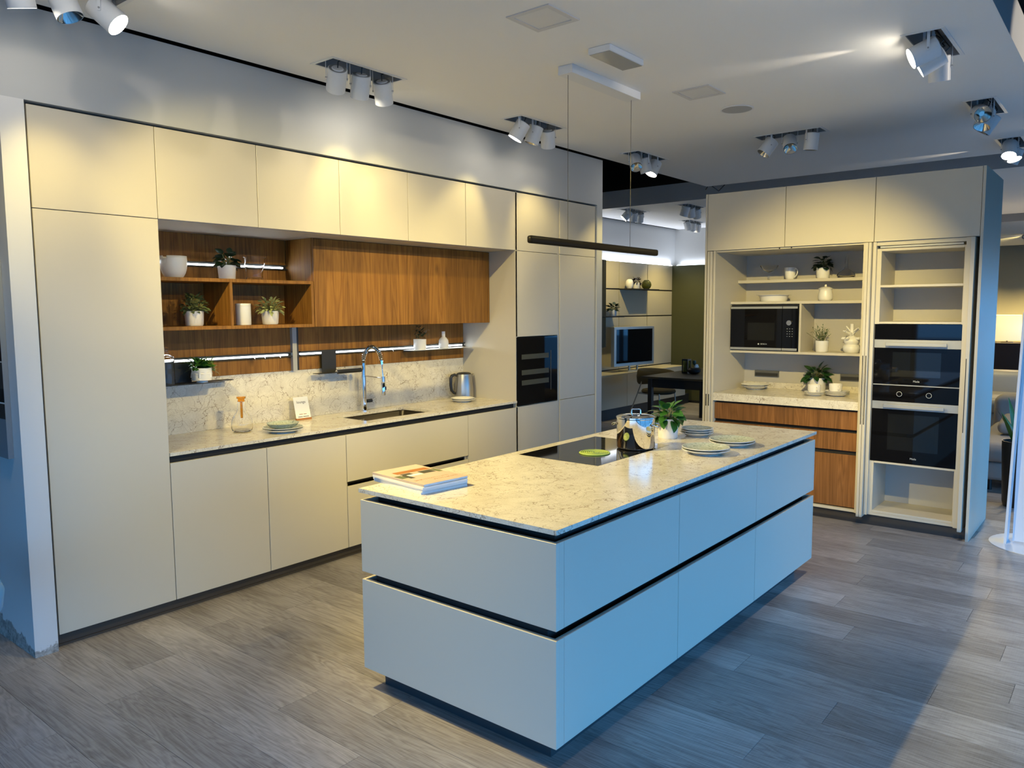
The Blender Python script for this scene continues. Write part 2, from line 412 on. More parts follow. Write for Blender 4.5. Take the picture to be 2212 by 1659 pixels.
def seen(x, y):
    # rank planks by how large they lie in view of the open floor
    d = Vector((x, y, 0)) - CAM; f = d.dot(FV)
    if f < .4: return 1e9
    u = abs(d.dot(RV) / f); v = d.dot(UV) / f
    if u > .85 or v < -.75: return 1e6 + f
    if y > .1 and -.2 < x < 4.9: return 1e6 + f
    return f
cand.sort(key=lambda p: seen(*p))
for k, (x, y) in enumerate(cand):
    if k < 290:
        o = bpy.data.objects.new('plank', plank_mesh(PW, PLEN)); COL.objects.link(o); o.location = (x, y, 0); o.parent = fb
    else: rest.box(x - PW / 2 + .0007, x + PW / 2 - .0007, y - PLEN / 2 + .0007, y + PLEN / 2 - .0007, -.0035, 0)
ro = rest.build('far_planks', M['plank'], fb); ro['kind'] = 'stuff'
struct('floor_outside', B(-40, 40, -40, -5.75, -.2, -.14).box(-40, -3.75, -5.75, 30, -.2, -.14), M['pavement'])

# wall behind the kitchen run: bulkhead, back, right end; the left end is a plaster pillar
YW = -.014; WT = 3.057
wl = struct('wall_left', MB().box(-.115, 4.905, YW, .78, 2.634, WT).box(-.01, 4.815, .632, .78, 0, 2.634).box(4.812, 4.905, YW, 1.2, 0, 2.634), M['wall'])
struct('pillar', MB().box(-.115, -.011, YW, 3.2, 0, 2.634), M['pillar'], wl)
# back room
struct('wall_back_room', MB().box(4.0, 12.6, 2.53, 2.7, 0, 3.07), M['wall'])
struct('wall_green', MB().box(11.16, 11.3, .3, 2.53, 0, 2.42), M['greenwall'])
struct('wall_green_upper', MB().box(11.3, 11.4, .3, 2.53, 0, 3.07), M['wall'])
struct('baseboard_back_room', B(11.14, 11.16, .3, 2.5, 0, .04), M['black'])
# far shell
struct('wall_far', B(20.5, 20.6, -5.6, 5.9, 0, 4.3), M['yelwall'])
struct('wall_rear', B(-3.7, 20.5, 5.8, 5.9, 0, 4.3), M['void'])
# shop front behind the camera: windows with mullions, open to the sky, under a dark spandrel added to keep the sky light low
WY, WX, WTOP = -5.6, -3.6, 1.95
struct('wall_front', MB().box(-3.7, 20.5, WY - .1, WY + .1, WTOP, 4.3), M['spandrel'])
struct('wall_side', MB().box(WX - .1, WX + .1, WY + .1, -1.0, WTOP, 4.3).box(WX - .1, WX + .1, -1.0, 5.8, 0, 4.3), M['wall'])  # unseen; solid stretch put in to block sky light towards the back room
def shopfront(n, horizontal):
    mb = MB()
    if horizontal:
        for x in (-3.6, -2.4, -.2, 2.0, 4.2, 6.4, 8.6, 10.8, 13, 15.2, 17.4, 19.6): mb.box(x - .035, x + .035, WY - .06, WY + .06, 0, WTOP)
        mb.box(-3.7, 20.5, WY - .06, WY + .06, 0, .10)
    else:
        for y in (-3.3, -1.04): mb.box(WX - .06, WX + .06, y - .035, y + .035, 0, WTOP)
        mb.box(WX - .06, WX + .06, WY, -1.0, 0, .10)
    struct('window_%d' % n, mb, M['anthracite'])
shopfront(1, True); shopfront(2, False)

# ================================================================== KITCHEN RUN ON THE LEFT WALL
G = .002; DT = .02
def front(name, mk, x0, x1, z0, z1, parent, m=None, y=0.0):
    return B(x0 + G, x1 - G, y, y + DT, z0 + G, z1 - G, .0012).build(name, m or M['lacquer'], parent)
ZT, ZU, ZP, ZD, ZG1, ZG0 = 2.622, 2.146, .0713, .8387, .5175, .4895
CT, CB = .8937, .8757
def unit(name, x0, x1, z0, z1, label, cat, group=None, depth=.6):
    o = thing(name, ((x0 + x1) / 2, depth / 2, z0), label, cat, group)
    B(x0 + .0005, x1 - .0005, DT + .002, depth, z0, z1).build('carcass', M['carcass'], o); return o
t = unit('tall_cabinet', 0, .6, ZP, ZT, 'tall handleless greige cabinet with two doors beside the white pillar', 'cabinet')
front('door', '', 0, .6, ZP, ZU, t); front('door', '', 0, .6, ZU, ZT, t)
B(-.0095, -.0015, .004, .6, ZP, ZT).build('filler_strip', M['plinth'], t)
wlab = ['greige top cabinet next to the tall cabinet, above the open wooden shelf', 'greige top cabinet above the left end of the wooden wall cabinet',
        'greige top cabinet above the middle of the wooden wall cabinet, third of five', 'greige top cabinet above the wooden wall cabinet, fourth of five from the pillar',
        'greige top cabinet next to the built-in wine cooler column']
for i in range(5):
    x0 = .6 * (i + 1); t = unit('wall_cabinet', x0, x0 + .6, ZU, ZT, wlab[i], 'cabinet', 'top cabinets of the kitchen run')
    front('door', '', x0, x0 + .6, ZU, ZT, t)
# column with the wine cooler
t = thing('appliance_column', (3.9, .3, ZP), 'tall greige column housing the black wine cooler', 'cabinet')
MB().box(3.6005, 3.62, .0, .6, ZP, ZT).box(4.18, 4.1995, .022, .6, ZP, ZT).box(3.62, 4.18, .58, .6, ZP, ZT).box(3.62, 4.18, .022, .58, 1.43, ZT).box(3.62, 4.18, .022, .58, ZP, .842).build('carcass', M['lacquer'], t)
front('door', '', 3.6, 4.2, ZU, ZT, t); front('door', '', 3.6, 4.2, 1.43, ZU, t); front('door', '', 3.6, 4.2, ZP, .842, t)
w = thing('wine_cooler', (3.9, .3, .846), 'built-in black glass wine cooler with three wooden shelf fronts', 'appliance')
B(3.625, 4.175, .03, .57, .846, 1.426).build('body', M['blackplastic'], w)
B(3.606, 4.19, -.004, .028, .846, 1.4265, .002).build('door', M['bglass'], w)
for z in (1.238, 1.105, .998 + .02):
    B(3.672, 4.055, -.0065, -.004, z, z + .042).build('rack_front', M['olive'], w)
B(4.086, 4.09, -.0065, -.004, .95, 1.3).build('door_line', M['panelgrey'], w)
# end column
t = thing('end_column', (4.505, .3, ZP), 'tall greige end column with three doors by the wall edge', 'cabinet')
B(4.2, 4.81, .0225, .6, ZP, ZT).build('carcass', M['carcass'], t)
B(4.2, 4.228, .006, .0225, ZP, ZT).build('filler_strip', M['lacquer'], t)
for z0, z1 in ((ZU, ZT), (.8437, ZU), (ZP, .8437)): front('door', '', 4.229, 4.81, z0, z1, t)
# base cabinets
for x0, lb in ((.6, 'greige base cabinet with one full door beside the tall cabinet'), (1.2, 'greige base cabinet with one full door left of the sink drawers'), (3.0, 'greige base cabinet with one full door right of the sink drawers')):
    t = unit('base_cabinet', x0, x0 + .6, ZP, .832, lb, 'cabinet', 'base cabinets of the kitchen run'); front('door', '', x0, x0 + .6, ZP, ZD, t)
    B(x0 + .0005, x0 + .5995, .03, .6, .832, CB - .0005).build('grip_recess', M['black'], t)
t = thing('sink_cabinet', (2.4, .3, ZP), 'wide greige sink cabinet with two handleless drawers', 'cabinet')
MB().box(1.8005, 2.9995, .0225, .6, ZP, ZG0 - .02).box(1.8005, 1.82, .0225, .6, ZG0 - .02, .832).box(2.98, 2.9995, .0225, .6, ZG0 - .02, .832).build('carcass', M['carcass'], t)
MB().box(1.8005, 2.9995, .03, .06, .832, CB - .0005).box(1.83, 2.97, .03, .06, ZG0 - .02, .5).box(1.8005, 2.9995, .03, .04, ZG0 - .02, ZG1 + .01).build('grip_recess', M['black'], t)
front('drawer', '', 1.8, 3.0, ZG1, ZD, t); front('drawer', '', 1.8, 3.0, ZP, ZG0, t)
# plinth
bl = MB().box(.0, 4.81, .045, .06, 0, ZP - .0005)
struct('baseboard_left', bl, M['plinth'])
struct('trim_1', B(0, 4.81, .036, .0449, 0, .012), M['plinth'])
# worktop with a sink cut-out and backsplash
sx0, sx1, sy0, sy1 = 2.062, 2.735, .10, .462
t = thing('worktop', (2.1, .3, CB), 'long cream veined stone worktop of the kitchen run', 'worktop')
MB().box(.601, sx0, -.006, .6, CB, CT).box(sx1, 3.606, -.006, .6, CB, CT).box(sx0, sx1, -.006, sy0, CB, CT).box(sx0, sx1, sy1, .6, CB, CT).build('slab', M['stone'], t)
one('backsplash', B(.601, 3.5995, .6005, .615, CT + .0005, 1.2385), M['stone'], 'cream veined stone backsplash behind the sink', 'backsplash')
# sink: undermount steel bowl
sk = thing('sink', ((sx0 + sx1) / 2, (sy0 + sy1) / 2, .70), 'brushed steel undermount sink in the stone worktop', 'sink')
b = bmesh.new(); bmesh.ops.create_cube(b, size=1.0)
for v in b.verts: v.co = Vector(((sx0 + sx1) / 2 + v.co.x * (sx1 - sx0 + .006), (sy0 + sy1) / 2 + v.co.y * (sy1 - sy0 + .006), .7865 + v.co.z * .177))
ed = [e for e in b.edges if abs(e.verts[0].co.z - e.verts[1].co.z) > .1 or (e.verts[0].co.z < .75 and e.verts[1].co.z < .75)]
bmesh.ops.bevel(b, geom=ed, offset=.03, segments=5, affect='EDGES')
bmesh.ops.delete(b, geom=[f for f in b.faces if f.calc_center_median().z > .8745], context='FACES')
mb = MB(); mb.bm(b, True); so = mb.build('bowl', M['steelsink'], sk)
sm = so.modifiers.new('thick', 'SOLIDIFY'); sm.thickness = .0015; sm.offset = 1
MB().lathe([(.0, .002), (.045, .002), (.05, .0)], (2.40, .28, .6985), 24).build('drain', M['chrome'], sk)
MB().rbox(2.27, 2.345, .4595, .4635, .815, .845, .0015, 2).build('overflow', M['chrome'], sk)

# ------------------------------------------------------------------ wooden niche
YN = .285; YB = .595
t = thing('wooden_shelf', (1.19, .44, 1.55), 'open walnut shelf box with a divider holding potted plants', 'shelf')
B(.6005, 1.789, YN, .5945, 1.55, 1.571, .001).build('bottom_board', M['walnut'], t)
B(.6005, 1.789, YN, .5945, 1.836, 1.857, .001).build('top_board', M['walnut'], t)
B(1.17, 1.189, YN + .002, .5945, 1.571, 1.836, .001).build('divider', M['walnut'], t)
B(1.768, 1.789, YN, .5945, 1.571, 1.836, .001).build('side_board', M['walnut'], t)
t = thing('wooden_wall_cabinet', (2.695, .44, 1.55), 'wide knotty walnut wall cabinet above the sink', 'cabinet')
B(1.79, 3.599, YN + .021, .5945, 1.551, 2.1455).build('carcass', M['walnut'], t)
for x0, x1 in ((1.793, 2.65), (2.6525, 3.598)):
    B(x0, x1, YN, YN + .02, 1.5505, 2.143, .001).build('door', M['walnut'], t)
for x0, x1, z0, z1, lb in ((.6005, 1.789, 1.8575, 2.1455, 'dark walnut back panel above the open shelf with a light strip'),
                           (.6005, 1.789, 1.5715, 1.8355, 'dark walnut back panel inside the open shelf box'),
                           (.6005, 1.806, 1.239, 1.5495, 'walnut back panel under the open shelf box'),
                           (1.872, 3.5995, 1.239, 1.5495, 'walnut back panel under the wooden wall cabinet')):
    one('back_panel', B(x0, x1, .5955, .61, z0, z1, .001), M['walnut'], lb, 'panel', 'walnut back panels')
t = thing('wall_profile', (1.84, .59, 1.239), 'grey vertical metal profile between the walnut panels', 'profile')
B(1.8065, 1.8415, .57, .61, 1.239, 1.5495).build('grey_face', M['profile'], t); B(1.8418, 1.8715, .592, .61, 1.239, 1.5495).build('dark_groove', M['anthracite'], t)
def led(x0, x1, z, lb):
    t = thing('light_rail', ((x0 + x1) / 2, .58, z), lb, 'light strip', 'light rails in the niche')
    MB().box(x0, x1, .572, .5953, z + .014, z + .021).box(x0, x1, .572, .5953, z - .012, z - .006).box(x0, x1, .592, .5953, z - .006, z + .014).build('rail', M['anthracite'], t)
    B(x0 + .004, x1 - .035, .576, .5918, z - .004, z + .007).build('light_strip', M['led'], t)
    l = bpy.data.lights.new('strip_light', 'AREA'); l.shape = 'RECTANGLE'; l.size = x1 - x0 - .04; l.size_y = .008; l.energy = LEDW * (x1 - x0); l.color = (.86, .94, 1.0)
    lo = bpy.data.objects.new('strip_light', l); COL.objects.link(lo); lo.parent = t; lo.location = (-.015, -.0045, .0015); lo.rotation_euler = (PI / 2, 0, 0)
LEDW = 1.0
led(.601, 1.788, 1.953, 'glowing light rail above the open shelf box')
led(.601, 1.805, 1.352, 'glowing light rail behind the face pot planter')
led(1.873, 3.598, 1.352, 'glowing light rail above the sink')
# accessories hung on the rail
t = thing('rail_shelf', (.95, .52, 1.214), 'small black rail shelf in the niche corner carrying a glass bottle', 'shelf')
MB().box(.62, 1.19, .42, .570, 1.2145, 1.2185).build('tray', M['anthracite'], t)
MB().box(.62, 1.05, .566, .5705, 1.2185, 1.3455).build('back_plate', M['anthracite'], t)
B(1.19, 1.30, .5, .57, 1.2145, 1.2185).build('tray_end', M['anthracite'], t)
t = thing('roll_holder', (2.14, .5, 1.205), 'black paper roll holder hanging from the light rail', 'holder')
B(2.05, 2.178, .566, .5705, 1.21, 1.366).build('back_plate', M['anthracite'], t)
B(1.97, 2.30, .49, .5705, 1.206, 1.2095).build('tray', M['anthracite'], t)
MB().tube([(2.115, .475, 1.216), (2.335, .475, 1.216)], .0165, 20).build('rod', M['blackplastic'], t)
MB().tube([(2.108, .475, 1.216), (2.115, .475, 1.216)], .012, 16).build('rod_cap', M['chrome'], t)
t = thing('rail_shelf', (3.2, .54, 1.335), 'slim white rail shelf with a plant and a white bottle', 'shelf')
B(2.86, 3.56, .455, .5715, 1.3355, 1.339).build('tray', M['standwhite'], t)
B(2.86, 3.56, .5675, .5715, 1.3225, 1.3355).build('back_lip', M['anthracite'], t)
for xx, par in ((1.50, 0), (1.58, 0), (1.70, 0), (2.74, 0)):
    one('rail_hook', MB().tube([(xx, .5705, 1.347), (xx, .56, 1.34), (xx, .556, 1.333), (xx, .562, 1.329)], .0022, 8), M['chrome'], {1.50: 'tiny metal hook on the left light rail, nearest the face pot', 1.58: 'tiny metal hook on the left light rail, middle of three', 1.70: 'tiny metal hook on the left light rail, nearest the grey profile', 2.74: 'tiny metal hook on the light rail above the sink'}[xx], 'hook', 'rail hooks')

# ================================================================== ISLAND
i0, i1, i2, i3 = .689, 1.6155, 2.498, 3.425; j0, j1 = -2.522, -1.478
K0, K1, K2, K3 = .0909, .4928, .5276, .8451
isl = thing('island', ((i0 + i3) / 2, (j0 + j1) / 2, 0), 'kitchen island with two tiers of handleless greige drawers', 'island')
B(i0 + .03, i3 - .03, j0 + .024, j1 - .024, K0 + .002, K1 - .05).build('lower_carcass', M['carcass'], isl)
B(i0 + .03, i3 - .03, j0 + .06, j1 - .06, K1 - .05, K2 + .05).build('grip_recess', M['black'], isl)
B(i0 + .03, i3 - .03, j0 + .024, j1 - .024, K2 + .05, K3 - .05).build('upper_carcass', M['carcass'], isl)
B(i0 + .06, i3 - .06, j0 + .05, j1 - .05, K3 - .05, CB - .0005).build('top_recess', M['black'], isl)
for z0, z1 in ((K0, K1), (K2, K3)):
    # end panels with returns, and the drawer fronts between them
    MB().box(i0, i0 + .02, j0, j1, z0, z1, .0012).box(i0 + .0195, i0 + .0475, j0, j0 + .02, z0, z1, .001).build('end_panel', M['lacquer'], isl)
    B(i3 - .02, i3, j0, j1, z0, z1, .0012).build('end_panel', M['lacquer'], isl)
    for a, b in ((i0 + .0475, i1), (i1, i2), (i2, i3 - .02)):
        B(a + G, b - G, j0, j0 + .02, z0, z1, .0014).build('drawer', M['lacquer'], isl)
    B(i0 + .0205, i3 - .0205, j1 - .02, j1, z0, z1, .001).build('back_panel', M['lacquer'], isl)
B(.765, i3 - .076, -2.442, -1.528, 0, K0 + .001).build('plinth', M['islplinth'], isl)
hx0, hx1, hy0, hy1 = 1.717, 2.457, -2.031, -1.532
t = thing('island_worktop', ((i0 + 3.444) / 2, (j0 - 1.47) / 2, CB), 'cream veined stone worktop on the kitchen island', 'worktop')
MB().box(i0 - .002, hx0, j0 - .002, -1.470, CB, CT).box(hx1, 3.444, j0 - .002, -1.470, CB, CT).box(hx0, hx1, j0 - .002, hy0, CB, CT).box(hx0, hx1, hy1, -1.470, CB, CT).build('slab', M['stone'], t)
one('induction_hob', B(hx0 + .001, hx1 - .001, hy0 + .001, hy1 - .001, CB + .0005, CT + .0005), M['hob'], 'black glass induction hob set flush in the island worktop', 'hob')
ZH = CT + .0007
# green ribbed trivet
t = thing('trivet', (1.995, -1.83, ZH), 'round lime green ribbed trivet on the black hob', 'trivet')
pr = [(0, .0)]
pr = [(.0, 0), (.082, 0), (.0835, .004), (.082, .007)]
for k in range(7):
    r = .078 - k * .0105; pr += [(r, .0105), (r - .005, .0105), (r - .006, .002), (r - .0095, .002)]
pr += [(.0, .002)]
MB().lathe([(r_, z_ * .62) for r_, z_ in pr], (1.995, -1.83, ZH), 48).build('disc', M['lime'], t)
# stock pot
px, py = 2.262, -1.925; R = .1045
t = thing('stock_pot', (px, py, ZH), 'polished steel stock pot with lid on the island hob', 'pot')
MB().lathe([(0, 0), (.092, 0), (R - .004, .004), (R, .012), (R, .166), (R + .004, .170), (R + .004, .173), (R - .003, .173), (R - .003, .02), (0, .02)], (px, py, ZH), 56).build('body', M['polished'], t)
l = MB().lathe([(R + .003, .1735), (R + .003, .177), (R - .004, .178), (R - .012, .183), (.05, .190), (.0, .191)], (px, py, ZH), 56).build('lid', M['polished'], t)
hd = Vector((.55, -.83, 0)).normalized(); hz = ZH + .19
def hp(s, z): return (px + hd.x * s, py + hd.y * s, hz + z)
MB().tube([hp(-.024, -.004), hp(-.024, .022), hp(-.020, .026), hp(.020, .026), hp(.024, .022), hp(.024, -.004)], .0042, 10).build('knob', M['polished'], l)
for s in (-1, 1):
    dirv = Vector((.22, -.975, 0)) * s; sd = Vector((-dirv.y, dirv.x, 0)); c = Vector((px, py, ZH + .125))
    pts = [c + dirv * (R - .002) + sd * -.04 + Vector((0, 0, .012))] + [c + dirv * (R + .012 + .014 * math.sin(a)) + sd * (-.04 * math.cos(a)) + Vector((0, 0, .012 - .012 * math.sin(a))) for a in [PI * k / 10 for k in range(11)]] + [c + dirv * (R - .002) + sd * .04 + Vector((0, 0, .012))]
    MB().tube(pts, .005, 10).build('handle', M['polished'], t)

# ================================================================== PLANTS
def leaf_mesh(L, Wd, m, nu=5, droop=.25, fold=.18):
    mb = MB(); prof = [0.08, .72, 1.0, .95, .62, .06] if nu == 5 else [.08, .9, .9, .05]
    vs = []; fs = []; n = len(prof)
    for i in range(n):
        s = i / (n - 1); w = prof[i] * Wd / 2; x = L * s; z = -droop * L * s * s
        vs += [(x, -w, z + fold * w), (x, 0, z), (x, w, z + fold * w)]
    for i in range(n - 1):
        a = i * 3; fs += [(a, a + 1, a + 4, a + 3), (a + 1, a + 2, a + 5, a + 4)]
    mb.add(vs, fs, True); me = mb.mesh('leaf'); me.materials.append(m); return me
def leaf_mat4(pos, az, el, roll=0.0, sc=1.0):
    return Matrix.Translation(pos) @ Matrix.Rotation(az, 4, 'Z') @ Matrix.Rotation(-el, 4, 'Y') @ Matrix.Rotation(roll, 4, 'X') @ Matrix.Scale(sc, 4)
def foliage_joined(root, name, me, mats, m):
    mb = MB()
    for Mx in mats:
        n = len(mb.v); mb.add([tuple(Mx @ v.co) for v in me.vertices], [tuple(p.vertices) for p in me.polygons], True)
    me2 = bpy.data.meshes.new(name); me2.from_pydata(mb.v, [], mb.f); me2.polygons.foreach_set('use_smooth', mb.sm); me2.materials.append(m)
    o = bpy.data.objects.new(name, me2); COL.objects.link(o); o.parent = root; return o
def pot_profile(r0, r1, h, t=.006, soil=.012):
    return [(0, 0), (r0 * .9, 0), (r0, h * .07), (r1, h * .9), (r1, h), (r1 - t, h), (r1 - t, h - soil)]
def rosette(n, h0, h1, rs, e0, e1, rnd, sc=(.8, 1.15)):
    # leaves spread over a dome: the outer and lower ones lie flat or hang, the inner ones stand up
    out = []
    for k in range(n):
        az = k * 2.39996 + rnd.uniform(-.35, .35); f = (k + .5) / n; th = math.acos(1 - f * .98)     # 0 = top, pi/2 = rim
        r = rs * (.25 + .75 * math.sin(th)) * rnd.uniform(.75, 1.1); z = h0 + (h1 - h0) * math.cos(th) * rnd.uniform(.8, 1.05)
        el = e1 + (e0 - e1) * (th / (PI / 2)) + rnd.uniform(-.3, .3)
        out.append(((math.cos(az) * r, math.sin(az) * r, z), az + rnd.uniform(-.7, .7), el, rnd.uniform(-.6, .6), rnd.uniform(*sc)))
    return out
def plant(name, loc, label, pot, potm, leafm, L, Wd, n, h0, h1, rs, e0, e1, indiv=False, stems=True, seed=1, group=None, droop=.25, sc=(.8, 1.15), pot_fn=None, stemr=.0022, potname='pot'):
    t = thing(name, loc, label, 'plant', group); rnd = random.Random(seed)
    po = MB().lathe(pot, (0, 0, 0), 36, fn=pot_fn).build(potname, potm, t, False)
    hp = pot[-1][1]; MB().lathe([(pot[-1][0], hp - .001), (0, hp + .004)], (0, 0, 0), 24).build('soil', M['soil'], t, False)
    me = leaf_mesh(L, Wd, leafm, droop=droop); rs_ = rosette(n, h0, h1, rs, e0, e1, rnd, sc)
    if indiv:
        for (p, az, el, ro, s) in rs_:
            o = bpy.data.objects.new('leaf', me); COL.objects.link(o); o.parent = t; o.matrix_local = leaf_mat4(Vector(p), az, el, ro, s)
    else:
        foliage_joined(t, 'foliage', me, [leaf_mat4(Vector(p), az, el, ro, s) for (p, az, el, ro, s) in rs_], leafm)
    if stems:
        mb = MB()
        for (p, az, el, ro, s) in rs_: mb.tube([(p[0] * .15, p[1] * .15, hp), (p[0] * .6, p[1] * .6, (hp + p[2]) / 2 + .005), p], stemr, 5)
        mb.build('stems', M['stem'], t, False)
    return t
# island plant, each broad leaf on its own
plant('potted_plant', (2.672, -1.905, CT + .0003), 'broad-leaved green plant in a white pot behind the steel stock pot', pot_profile(.058, .060, .118), M['white'], M['leaf'], .075, .052, 44, .105, .185, .052, -.55, 1.1, True, True, 3, droop=.3)
# shelf plants in the wooden niche
def grooved(r, z, a): return r * (1 + .012 * math.sin(a * 44)) if r > .04 else r
plant('potted_plant', (1.235, .42, 1.8575), 'dark bushy plant in a white pot on the upper wooden shelf', pot_profile(.050, .055, .088), M['white'], M['leafdark'], .055, .045, 30, .09, .165, .045, -.4, 1.1, True, True, 5)
plant('potted_plant', (1.005, .42, 1.5715), 'small variegated plant in a grooved white pot in the left compartment', pot_profile(.051, .055, .09), M['whitematt'], M['leafvardark'], .034, .020, 110, .085, .185, .062, -.3, 1.2, False, True, 6, pot_fn=grooved)
plant('potted_plant', (1.535, .42, 1.5715), 'light variegated plant in a white pot in the right compartment', pot_profile(.050, .056, .088), M['whitematt'], M['leafvar'], .036, .019, 90, .08, .165, .070, -.5, 1.2, False, True, 8, pot_fn=grooved)
# face pot with mixed greenery on the small black shelf
def face(r, z, a):
    if r < .045: return r
    k = 5; ph = ((a * k / (2 * PI) + .35) % 1.0 - .5) * 2 * PI / k    # local angle inside each face
    x = ph * r; d = 0
    if .030 < z < .066: d += .0065 * math.exp(-(x / .0042) ** 2) * ((.066 - z) / .036) ** .7 if z < .066 else 0
    d += .0040 * math.exp(-((abs(x)) / .009) ** 2 - ((z - .0225) / .0028) ** 2) + .0032 * math.exp(-((abs(x)) / .007) ** 2 - ((z - .0165) / .0026) ** 2)
    d += .0025 * math.exp(-((abs(x) - .020) / .008) ** 2 - ((z - .055) / .0035) ** 2) - .003 * math.exp(-((abs(x) - .019) / .010) ** 2 - ((z - .062) / .003) ** 2)
    return r + d
fp = [(0, 0), (.034, 0), (.034, .010), (.052, .0135)] + [(.0585 + .002 * math.sin(PI * k / 38), .0145 + k * .0019) for k in range(39)] + [(.0585, .091), (.053, .091), (.053, .08)]
t = thing('face_pot_planter', (1.068, .474, 1.2188), 'white pot with relief faces and mixed greenery on the small rail shelf', 'plant')
MB().lathe(fp, (0, 0, 0), 192, fn=face).build('pot', M['white'], t, False)
MB().lathe([(.053, .08), (0, .084)], (0, 0, 0), 24).build('soil', M['soil'], t, False)
rnd = random.Random(4); me = leaf_mesh(.055, .024, M['leaf'])
foliage_joined(t, 'broad_leaves', me, [leaf_mat4(Vector((rnd.uniform(-.055, .025), rnd.uniform(-.035, .03), .085 + rnd.uniform(0, .035))), rnd.uniform(0, 6.28), rnd.uniform(-.1, 1.0), rnd.uniform(-.5, .5), rnd.uniform(.9, 1.5)) for _ in range(60)], M['leaf'])
me = leaf_mesh(.045, .005, M['leaflime'])
foliage_joined(t, 'fine_leaves', me, [leaf_mat4(Vector((rnd.uniform(.025, .075), rnd.uniform(-.03, .02), .085 + rnd.uniform(-.015, .05))), rnd.uniform(0, 6.28), rnd.uniform(-.6, 1.1), 0, rnd.uniform(.6, 1.1)) for _ in range(190)], M['leaflime'])
# plant on the slim rail shelf
t = thing('potted_plant', (2.985, .51, 1.3392), 'dark feathery plant in a white pot on the slim rail shelf', 'plant')
MB().lathe([(0, 0), (.044, 0), (.050, .012), (.0525, .085), (.0485, .085), (.0485, .075), (0, .078)], (0, 0, 0), 32).build('pot', M['white'], t, False)
rnd = random.Random(9); me = leaf_mesh(.035, .012, M['leafdark'])
foliage_joined(t, 'foliage', me, [leaf_mat4(Vector((rnd.gauss(0, .03), rnd.gauss(0, .02), .09 + abs(rnd.gauss(0, .045)))), rnd.uniform(0, 6.28), rnd.uniform(-.2, 1.2), 0, rnd.uniform(.6, 1.1)) for _ in range(90)], M['leafdark'])

# ================================================================== SMALL THINGS ON THE LEFT
# bowl vase with square notches in its rim
def notch(n=64, r=.074, h=.128):
    mb = MB(); pr = [(.046, 0), (.055, .010), (.066, .030), (.073, .055), (.0755, .080), (.0755, .112), (.0745, h)]
    vs = []; fs = []; N = n
    for (rr, z) in pr:
        for k in range(N): a = 2 * PI * k / N; vs.append((rr * math.cos(a), rr * math.sin(a), z))
    for i in range(len(pr) - 1):
        for k in range(N):
            if i == len(pr) - 2 and (k % 32) in (2, 3, 4, 5): continue
            fs.append((i * N + k, i * N + (k + 1) % N, (i + 1) * N + (k + 1) % N, (i + 1) * N + k))
    fs.append(tuple(range(N))[::-1]); mb.add(vs, fs, True); return mb
t = thing('notched_bowl', (.885, .41, 1.8576), 'white ceramic bowl vase with notched rim on the upper wooden shelf', 'vase')
o = notch().build('body', M['white'], t, False); sm = o.modifiers.new('thick', 'SOLIDIFY'); sm.thickness = .004; sm.offset = -1
# glass tumbler, octagonal foot and twisted walls
def twist(r, z, a): return r * (1 + .035 * math.sin(3 * a + z * 18))
one('glass_tumbler', MB().lathe([(0, 0), (.050, 0), (.053, .006), (.050, .03), (.056, .07), (.062, .105), (.069, .142), (.0705, .145), (.0685, .145), (.0605, .105), (.0535, .07), (.0475, .03), (.047, .018), (0, .016)], (1.425, .41, 1.8576), 40, fn=twist), M['glass'], 'large clear glass tumbler on the upper wooden shelf', 'glass')
t = thing('canister', (1.325, .40, 1.5716), 'plain white cylinder canister with a lid in the open wooden shelf', 'canister')
MB().lathe([(0, 0), (.047, 0), (.048, .002), (.048, .12), (.0, .12)], (0, 0, 0), 40).build('body', M['platewhite'], t, False)
MB().lathe([(.0, .1205), (.048, .1205), (.048, .134), (.0465, .136), (0, .136)], (0, 0, 0), 40).build('lid', M['platewhite'], t, False)
# glass bottle with stopper in the corner
t = thing('glass_bottle', (.862, .50, 1.2187), 'tall clear glass bottle with a stopper on the small black rail shelf', 'bottle')
MB().lathe([(0, 0), (.040, 0), (.042, .005), (.042, .155), (.038, .168), (.020, .178), (.014, .184), (.014, .20), (.012, .20), (.012, .184), (.018, .172), (.038, .155), (.039, .008), (0, .006)], (0, 0, 0), 32).build('body', M['glass'], t, False)
MB().lathe([(0, .193), (.009, .195), (.010, .203), (.006, .207), (.012, .213), (.012, .222), (.006, .228), (0, .229)], (0, 0, 0), 20).build('stopper', M['glass'], t, False)
one('ceramic_bottle', MB().lathe([(0, 0), (.037, 0), (.041, .006), (.0425, .04), (.040, .068), (.028, .084), (.0165, .094), (.0145, .10), (.0145, .141), (.011, .141), (.011, .10), (0, .095)], (3.262, .51, 1.3392), 36), M['white'], 'matt white bottle vase on the slim rail shelf', 'vase')
# carafe with amber stopper
t = thing('carafe', (1.268, .37, CT + .0003), 'round clear glass carafe with an amber stick stopper on the worktop', 'carafe')
MB().lathe([(0, 0), (.045, 0), (.060, .006), (.066, .022), (.067, .045), (.062, .075), (.048, .105), (.034, .125), (.026, .145), (.024, .195), (.0255, .198), (.0215, .198), (.0225, .145), (.031, .122), (.045, .10), (.059, .072), (.064, .045), (.062, .022), (.055, .009), (0, .006)], (0, 0, 0), 44).build('body', M['glass'], t, False)
MB().lathe([(0, .085), (.0065, .087), (.0075, .092), (.0075, .19), (.021, .192), (.021, .212), (.028, .213), (.028, .224), (.0, .226)], (0, 0, 0), 28).build('stopper', M['amber'], t, False)

